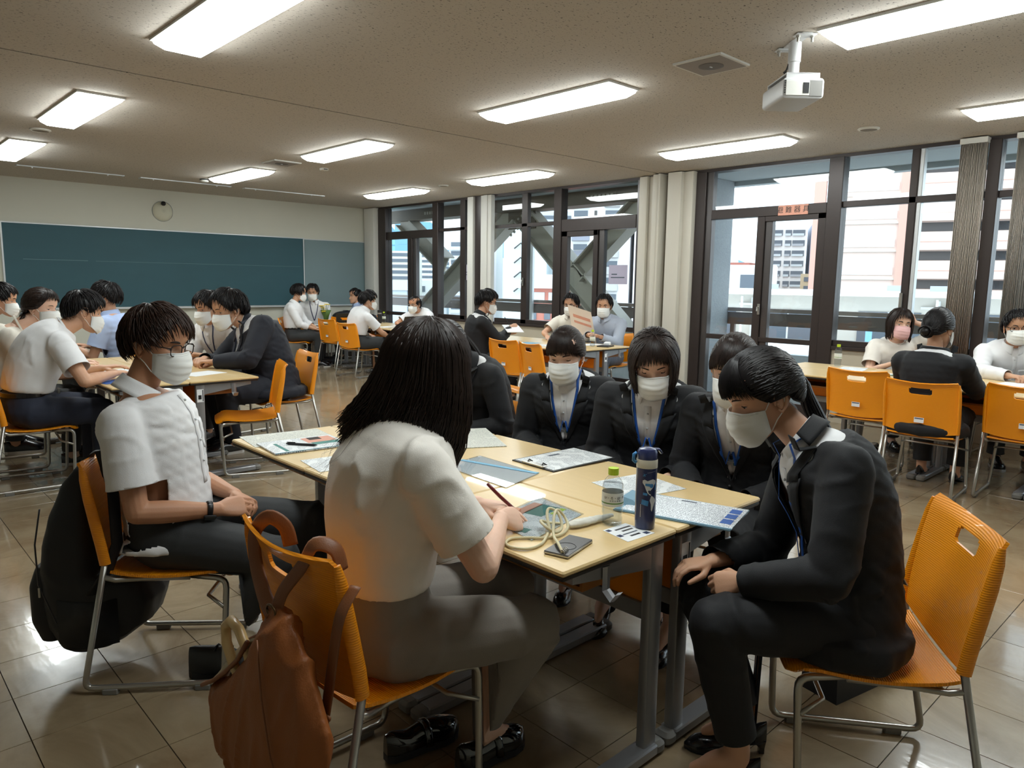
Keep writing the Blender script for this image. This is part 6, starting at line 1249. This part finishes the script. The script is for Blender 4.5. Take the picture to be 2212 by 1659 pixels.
t,_=sheet('loose_form','loose printed form behind the bottle and tumbler','paper',[(1.95,1.64),(1.90,1.42),(2.14,1.37),(2.19,1.60)],DZ)
t,_=sheet('blue_clipboard','blue-grey clipboard with printed list overhanging the desk end','clipboard',[(1.755,1.385),(1.855,1.035),(2.075,1.095),(1.985,1.44)],DZ,'steelgrey',.004,None); BS(M_['steelgrey'])
m=MB(); m.box((-.165,-.105,.0042),(.18,.108,.0055)); obj('list_sheet',m,M_['printb'],t); M_['clipblue']=mat('clip_blue',S((124,160,180)),.4,var=.03)
for c_ in list(COL.objects):
    if c_.parent==t and c_.name.startswith('sheet'): c_.data.materials.clear(); c_.data.materials.append(M_['clipblue']); c_.name='board'
m=MB(); m.box((-.182,-.112,.004),(.182,-.104,.0062)); obj('board_lip',m,M_['clipblue'],t); m=MB(); m.loft([[(-.185,-.06,.004),(-.13,-.045,.005),(-.13,.045,.005),(-.185,.06,.004)],[(-.185,-.045,.028),(-.15,-.04,.02),(-.15,.04,.02),(-.185,.045,.028)]]); obj('clip',m,M_['clipblue'],t)
for k in range(3): quadpart(t,'photo_block',.135,-.07+.055*k,.168,-.025+.055*k,.0056,'blueink')
quadpart(t,'heading',-.03,.085,.02,.095,.0056,'ink')
t,P_=sheet('sleeved_flyer','flyer with teal and salmon print in a clear sleeve under the memo pad','flyer',[(1.37,1.36),(1.645,1.42),(1.675,1.63),(1.40,1.56)],DZ,'print',.0015); quadpart(t,'teal_print',.01,-.01,.12,.055,.0016,'teal'); quadpart(t,'salmon_print',-.03,.05,.12,.085,.0016,'salmon'); quadpart(t,'lime_print',.05,-.035,.12,-.015,.0016,'lime'); quadpart(t,'teal_band',-.14,-.05,-.105,.03,.0016,'teal'); m=MB(); m.prism([(p[0]*1.06,p[1]*1.06) for p in P_],.0022,.0026); obj('sleeve',m,M_['clear'],t)
M_['memo']=printmat('ruled_memo',(196,140,110),(150,96,72),8,110,1.0,90)
t,_=sheet('memo_pad','small brown ruled memo pad under the red pen','memo pad',rect(1.455,1.575,.12,.085,28),DZ+.003,'memo',.008)
t=thing('red_pen','dark red pen held by the long-haired woman over the memo pad','pen',(1.44,1.535,DZ+.012)); m=MB(); m.tube([(.035,-.012,.006),(.028,-.01,.012),(-.02,.008,.06),(-.06,.022,.105)],[.001,.005,.0055,.005],8); obj('barrel',m,mat('dark_red',S((110,24,30)),.3,coat=.3,var=.05),t,smooth=True); m=MB(); m.tube([(.036,-.0125,.005),(.026,-.009,.014)],[.0012,.0056],8); obj('tip',m,M_['black'],t,smooth=True)
# bottles
def bottle(x,y,lab,hs=1,rz=0,label=True,group=None):
    t=thing('water_bottle',lab,'bottle',(x,y,DZ),rz,group); r=.0315; H_=.170*hs
    pr=[(.024,.0),(.030,.004),(.0305,.02),(.028,.028),(.031,.036),(.031,.05),(.0295,.054),(.0315,.058),(.0315,.102),(.0298,.106),(.0315,.112),(.030,.122),(.024,.135),(.0145,.146),(.0125,.149),(.0125,.155)]
    m=MB(); m.lathe([(a,z*hs) for a,z in pr],24,cap1=False); obj('bottle_body',m,M_['clear'],t,smooth=True)
    m=MB(); m.lathe([(a*.93,z*hs+.002) for a,z in pr[:12]],20); obj('water',m,M_['clear'],t,smooth=True)
    m=MB(); n=24; m.loft([[((.0148+(.0006 if k%2 else 0))*math.cos(2*PI*k/48),(.0148+(.0006 if k%2 else 0))*math.sin(2*PI*k/48),z*hs) for k in range(48)] for z in (.150,.170)]); obj('cap',m,M_['lime'],t)
    if label:
        m=MB(); m.lathe([(.0318,.060*hs),(.0320,.062*hs),(.0320,.098*hs),(.0318,.100*hs)],28,cap0=False,cap1=False); lb=obj('label',m,mat('bottle_label',S((232,236,230)),.5,var=.02,alpha=.92),t,smooth=True)
        m=MB(); m.lathe([(.0324,.068*hs),(.0324,.0715*hs)],28,cap0=False,cap1=False); obj('green_band',m,mat('label_green',S((92,140,60)),.5,var=.03),lb,smooth=True)
        return t,lb
    return t,None
def wrap(me,r,z0):
    for v in me.vertices: a=v.co.x/r; d=v.co.z; v.co=V(((r+d)*math.sin(a),-(r+d)*math.cos(a),z0+v.co.y))
    return me
bt,lb=bottle(1.651,1.306,'clear water bottle with lime cap standing beside the navy tumbler',1,rad(-38))
link('lettering',wrap(text_mesh('い・ろ・は・す',.0098,M_['black'],.0003),.0322,.086),lb); link('small_lettering',wrap(text_mesh('天 然 水 使 用',.0055,M_['ink'],.0002),.0322,.0775),lb)
bottle(6.35,5.39,'clear water bottle with lime cap on the middle-window desks',1.1,0,True); bottle(6.64,2.74,'clear water bottle with lime cap on the right desks by the door window',1.15,0,True); bottle(6.92,10.5,'clear bottle with a lime cap on the far desks beside the black flask',1.1,0,True)
t=thing('black_flask','tall black flask on the far desks beside the bottle','flask',(6.78,10.42,DZ)); m=MB(); m.lathe([(.034,0),(.036,.01),(.036,.16),(.033,.165)],16); obj('flask_body',m,M_['black'],t,smooth=30); m=MB(); m.lathe([(.0365,.155),(.0365,.175)],16); obj('band',m,M_['chrome'],t,smooth=30); m=MB(); m.lathe([(.034,.175),(.034,.215),(.028,.22)],16); obj('lid',m,M_['black'],t,smooth=30)
# tumbler with a world-map print
NV=mat('tumbler_navy',S((38,48,92)),.35,coat=.4,var=.04); LB_=mat('tumbler_blue',S((70,140,200)),.4,var=.04); WH=mat('tumbler_white',S((222,226,230)),.4,var=.02); IV=mat('tumbler_ivory',S((222,218,200)),.4,var=.02)
t=thing('tumbler','tall navy tumbler printed with a map of the Americas and suitcases','tumbler',(1.698,1.222,DZ),rad(-36)); r=.030
m=MB(); m.lathe([(.026,0),(.0285,.004),(r,.03),(r,.182)],28,cap1=False); obj('cup',m,NV,t,smooth=30); m=MB(); m.lathe([(r+.0004,.182),(r+.0006,.184),(r+.0006,.205),(r,.207)],28,cap0=False,cap1=False); obj('ivory_band',m,IV,t,smooth=30)
m=MB(); m.lathe([(r-.001,.207),(r-.001,.228),(r-.006,.236),(.01,.240)],28,cap0=False); li=obj('lid',m,NV,t,smooth=40); m=MB(); m.tube([(r-.012,0,.234),(r+.004,.0,.233),(r+.012,0,.222)],1,6,flat=(.010,.004),up=(0,1,0)); obj('spout_cover',m,NV,li,smooth=True); m=MB(); m.tube([(-r-.002,0,.225),(-r-.010,0,.220),(-r-.011,0,.202),(-r-.003,0,.196)],.005,8); obj('loop',m,LB_,li,smooth=True)
def decal(name,P,mt,off=.0005,par=t):
    n=len(P); bm=bmesh.new(); vs=[bm.verts.new((x,z,0)) for x,z in P]; bm.faces.new(vs); bmesh.ops.triangulate(bm,faces=bm.faces[:]); bmesh.ops.subdivide_edges(bm,edges=bm.edges[:],cuts=2,use_grid_fill=True); bmesh.ops.triangulate(bm,faces=bm.faces[:]); me=bpy.data.meshes.new(name)
    for v in bm.verts: a=v.co.x/r; v.co=V(((r+off)*math.sin(a),-(r+off)*math.cos(a),v.co.y))
    bm.to_mesh(me); bm.free(); me.materials.append(mt); return link(name,me,par)
decal('north_america',[(-.020,.148),(-.014,.151),(-.006,.147),(.002,.150),(.010,.152),(.019,.148),(.022,.140),(.016,.136),(.012,.128),(.006,.122),(.002,.118),(-.001,.121),(-.004,.117),(-.001,.110),(.004,.108),(.006,.104),(.001,.106),(-.005,.112),(-.010,.122),(-.014,.133),(-.020,.141)],WH)
decal('south_america',[(.006,.103),(.012,.101),(.020,.093),(.0225,.086),(.017,.078),(.013,.066),(.010,.056),(.007,.062),(.006,.078),(.002,.090)],WH)
decal('suitcase',[(-.022,.078),(-.003,.073),(-.001,.088),(-.020,.093)],LB_,.0009); decal('camera_mark',[(-.012,.133),(.002,.131),(.002,.139),(-.012,.140)],LB_,.0009); decal('small_case',[(-.018,.106),(-.006,.104),(-.005,.111),(-.017,.113)],LB_,.0009); decal('monument',[(.018,.120),(.023,.119),(.022,.142),(.019,.143)],LB_,.0009)
decal('compass',[(.006+.0062*math.cos(a),.133+.0062*math.sin(a)) for a in [2*PI*k/12 for k in range(12)]],LB_,.0008); decal('plane_body',[(-.020,.162),(-.010,.168),(-.009,.167),(-.019,.160)],LB_,.0008); decal('plane_wing',[(-.018,.168),(-.0155,.168),(-.012,.160),(-.0145,.160)],LB_,.001)
for k in range(8): decal('dot',[(-.006+.0036*k+.0008*math.cos(a),.171+.0006*k+.0008*math.sin(a)) for a in [2*PI*j/6 for j in range(6)]],WH,.0006)
for k in range(9): decal('side_mark',[(-.0242,.040+.0042*k),(-.0225,.040+.0042*k),(-.0225,.043+.0042*k),(-.0242,.043+.0042*k)],WH,.0006)
# card, phone, cord, pouch
t,_=sheet('reception_card','small white card with crest marks in front of the tumbler','card',[(1.563,1.178),(1.68,1.172),(1.684,1.281),(1.584,1.285)],DZ,'paper',.0006)
for k,(x0,y0,x1,y1,mt) in enumerate(((-.045,.032,-.03,.046,'navyink'),(-.052,-.018,-.036,-.002,'navyink'),(.028,-.046,.046,-.03,'navyink'),(-.02,.026,.045,.034,'black'),(-.01,.008,.035,.016,'black'),(-.03,-.012,.03,-.006,'ink'),(-.02,-.032,.02,-.024,'black'))): quadpart(t,('crest','crest','animal_mark','text_line','text_line','text_line','text_line')[k],x0,y0,x1,y1,.0007,mt)
t=thing('smartphone','dark smartphone in a clear case lying face down at the desk corner','smartphone',(1.404,1.254,DZ),rad(15)); m=MB(); m.bbox((-.074,-.037,0),(.074,.037,.009),.010,n=4); obj('case',m,M_['chrome'],t,smooth=30); m=MB(); m.bbox((-.0725,-.0355,.008),(.0725,.0355,.0098),.010,n=4); obj('back_panel',m,mat('phone_back',S((66,66,68)),.28,coat=.3,var=.03),t,smooth=30); m=MB(); m.tube([(-.014+.026*math.cos(a),.026*math.sin(a),.0098) for a in [2*PI*k/28 for k in range(29)]],.0012,5); obj('magnet_ring',m,M_['black'],t,smooth=True)
CO=mat('cord_cream',S((216,206,170)),.6,var=.05,bump=.3,bscale=900)
t=thing('phone_strap','cream phone neck strap coiled on the desk beside the phone','strap',(1.42,1.34,DZ)); o_=V((1.42,1.34,0))
def cord(P,nm='cord'):
    P=[V(p) for p in P]; Q=[]
    for i in range(len(P)-1):
        p0=P[max(i-1,0)];p1=P[i];p2=P[i+1];p3=P[min(i+2,len(P)-1)]
        for k in range(6): f=k/6; Q.append(.5*((2*p1)+(p2-p0)*f+(2*p0-5*p1+4*p2-p3)*f*f+(3*p1-p0-3*p2+p3)*f**3)-o_)
    Q.append(P[-1]-o_); m=MB(); m.tube([(q.x,q.y,q.z) for q in Q],.0042,8); return obj(nm,m,CO,t,smooth=True)
z=.0045
cord([(1.345,1.222,.012),(1.37,1.262,.02),(1.41,1.315,.016),(1.44,1.345,.03),(1.47,1.37,.052),(1.50,1.385,.055),(1.52,1.375,.03),(1.50,1.345,.012),(1.45,1.33,z),(1.40,1.345,z),(1.37,1.375,z),(1.33,1.40,z),(1.295,1.385,z),(1.285,1.35,z),(1.31,1.315,z),(1.36,1.315,z),(1.41,1.34,.012),(1.45,1.37,.02),(1.475,1.40,.012),(1.50,1.42,z)])
cord([(1.43,1.35,.02),(1.455,1.385,.05),(1.475,1.395,.062),(1.49,1.375,.05),(1.475,1.345,.02),(1.44,1.335,.014),(1.42,1.355,.03),(1.445,1.40,.03),(1.49,1.41,.012),(1.53,1.395,z)],'cord_loop')
m=MB(); 
for k in range(4): m.tube([V((1.345+.008*k,1.222+.003*k+.007*math.cos(a),.0125+.006*math.sin(a)))-o_ for a in [2*PI*j/8 for j in range(9)]],.0014,5)
obj('chain_link',m,M_['chrome'],t,smooth=True,kind='stuff'); m=MB(); m.ball(V((1.425,1.35,.018))-o_,(.011,.009,.009),10,6); obj('cord_stopper',m,M_['alu'],t,smooth=True)
t=thing('plastic_pouch','crumpled translucent white plastic pouch lying beside the bottle','pouch',(1.60,1.347,DZ),rad(-8)); m=MB(); m.loft([rsec(0,-.02,.02,.002,.8,12) and [V((x,w*math.cos(a),.011+h*math.sin(a))) for a in [2*PI*k/12 for k in range(12)]] for x,w,h in ((-.085,.012,.006),(-.06,.020,.011),(-.02,.020,.010),(.03,.015,.009),(.075,.008,.007),(.095,.003,.005))]); me=remesh(m,.004,1); folds(me,[(V((-.09,0,.01)),V((.09,0,.01)),60,40,1,0,0)],.004,3); co=np.empty(len(me.vertices)*3); me.vertices.foreach_get('co',co); co[2::3]=np.maximum(co[2::3],.0005); me.vertices.foreach_set('co',co); finish(me,'film',mat('pouch_film',S((226,224,214)),.35,alpha=.85,var=.03),t)
# papers on the other desks
for k,(cx,cy,a,lab,mt) in enumerate(((2.02,5.50,20,'sheet on the left desks in front of the clasped hands','paper'),(1.72,5.36,-12,'folded paper at the near edge of the left desks','paper'),(1.45,5.42,8,'dark printed booklet at the near left corner of the left desks','blueink'),(1.62,6.02,30,'sheet between the men at the left desks','print'),(2.0,6.3,-20,'sheet in front of the masked man with the lanyard','print'),
 (6.0,6.1,10,'blue-printed sheet on the middle-window desks near the writing man','sky_print'),(6.05,5.75,-14,'white sheet on the middle-window desks behind the slotted chair','print'),(6.45,6.0,25,'sheet before the man in glasses at the middle window','print'),(6.5,5.55,-8,'sheet under the large leaflet','paper'),
 (6.50,2.55,12,'sheet beside the bottle on the right desks','print'),(6.30,2.30,-20,'second sheet behind the empty chair on the right desks','paper'),(6.55,2.0,14,'white sheet before the woman with the pink mask','print'),(6.45,1.35,-10,'white sheet before the clasped hands at the right edge','paper'),(6.05,1.35,6,'printed sheet at the near side of the right desks','print'),
 (6.3,9.5,12,'sheet on the far desks before the man in glasses','paper'),(6.72,9.75,-10,'white sheets beside the bottle on the far desks','paper'),(6.45,10.2,20,'sheet on the middle of the far desks','print'))):
    sheet('paper_sheet',lab,'paper',rect(cx,cy,.29,.205,a),DZ+.0004*(k%3),mt)
for cx,cy,a,lab in ((6.38,2.02,-16,'green clear folder before the suited woman with a bun'),(6.12,1.20,8,'green clear folder at the near edge of the right desks')): t,_=sheet('green_folder',lab,'folder',rect(cx,cy,.30,.22,a),DZ+.002,'teal',.002); BS(M_['teal'])
t=thing('black_notebook','black notebook on the middle-window desks beside the bottle','notebook',(6.45,5.28,DZ),rad(20)); m=MB(); m.bbox((-.1,-.07,0),(.1,.07,.012),.004); obj('cover',m,M_['black'],t)
t=thing('tissue_pack','white tissue pack on the middle-window desks','tissue pack',(6.58,5.36,DZ),rad(30)); m=MB(); m.bbox((-.06,-.035,0),(.06,.035,.04),.015,n=3); obj('pack',m,M_['paper'],t,smooth=40)
for (x,y,a,lab) in ((6.62,9.42,200,'black tablet propped before the man in the round-necked shirt'),(6.35,10.85,150,'black tablet standing on the far desks before the unmasked man')):
    t=thing('tablet_computer',lab,'tablet',(x,y,DZ),rad(a)); m=MB(); Mx=Matrix.Rotation(rad(-20),4,'X'); m.bbox((-.12,-.004,.003),(.12,.004,.17),.003,M=Mx); obj('screen_back',m,M_['black'],t); m=MB(); m.box((-.12,-.11,0),(.12,.02,.006)); obj('keyboard_cover',m,M_['black'],t)
# things held
lf=thing('leaflet','large pale leaflet with red print held up by the man in the grey-blue shirt','leaflet',(6.70,5.86,.92)); Mx=Matrix((V((-.47,.68,.25)).normalized(),V((.70,.60,-.3)).normalized(),V((-.3,.0,.95)))).transposed().to_4x4(); m=MB(); m.box((-.15,-.001,-.2),(.15,.001,.2),M=Mx); obj('sheet',m,mat('leaflet_paper',S((228,212,198)),.7,var=.03),lf)
for k,(a,b) in enumerate(((.06,.10),(-.01,.02))): m=MB(); m.box((-.12,-.002,a),(.10,-.0011,b),M=Mx); obj('red_print',m,M_['salmon'],lf)
hp_=thing('hand_clipboard','white notepad held by the suited man who is writing','notepad',(5.93,6.27,.865),rad(-28)); m=MB(); m.bbox((-.10,-.14,-.004),(.10,.14,.006),.003,M=Matrix.Rotation(rad(14),4,'X')); obj('pad',m,M_['paper'],hp_)
t=thing('writing_pen','dark pen in the raised hand of the suited man','pen',(5.90,6.32,.90)); m=MB(); m.tube([(.02,-.02,-.02),(.0,0,.03),(-.03,.03,.10)],[.001,.005,.005],6); obj('barrel',m,M_['black'],t,smooth=True)
t,_=sheet('lap_papers','white papers on the lap of the masked man near the chalkboard','paper',rect(5.98,11.18,.30,.21,-30),.655,'paper',.004)
t,_=sheet('lap_note','small white note held low by the person with bobbed hair','paper',rect(5.90,10.80,.14,.10,-30),.64,'paper',.003)
t=thing('storage_box','white low storage box against the front wall','box',(6.05,11.95,0)); m=MB(); m.bbox((-.3,-.12,0),(.3,.12,.36),.01); obj('box_body',m,M_['white'],t,smooth=30); m=MB(); m.bbox((-.31,-.13,.36),(.31,.13,.39),.01); obj('lid',m,M_['white'],t,smooth=30)
# worn extras
p=PE['F1']; w_=p['W'][1]; ax=(w_-p['E'][1]).normalized(); c_=w_-ax*.03; u_=V((.55,.1,.8)); u_=(u_-ax*u_.dot(ax)).normalized(); v_=ax.cross(u_)
m=MB(); m.tube([c_+u_*(.0325*math.cos(a))+v_*(.0285*math.sin(a)) for a in [2*PI*k/20 for k in range(21)]],1,6,flat=(.009,.0025),up=ax); wt=obj('wristband',m,M_['black'],p['root'],smooth=True)
uc=-v_ if (-v_).z>-1 and V((.7,-.2,.6)).dot(-v_)>V((.7,-.2,.6)).dot(v_) else v_; Mw=Matrix((ax.cross(uc),ax,uc)).transposed().to_4x4(); Mw.translation=c_+uc*.0325; m=MB(); m.bbox((-.0095,-.021,-.004),(.0095,.021,.006),.006,n=3,M=Mw); obj('watch_body',m,M_['black'],wt,smooth=30); m=MB(); m.bbox((-.0075,-.017,.0058),(.0075,.017,.0064),.004,n=3,M=Mw); obj('watch_screen',m,mat('watch_glass',S((70,76,72)),.1,coat=.5,var=.05),wt)
p=PE['F1']; P4=[p['surf'](r,u,.006) for r,u in ((-.03,-.28),(-.10,-.275),(-.105,-.37),(-.035,-.375))]; m=MB(); m.add(P4,[(0,1,2,3)]); obj('clear_tag',m,M_['clear'],p['root'],solid=.0012)
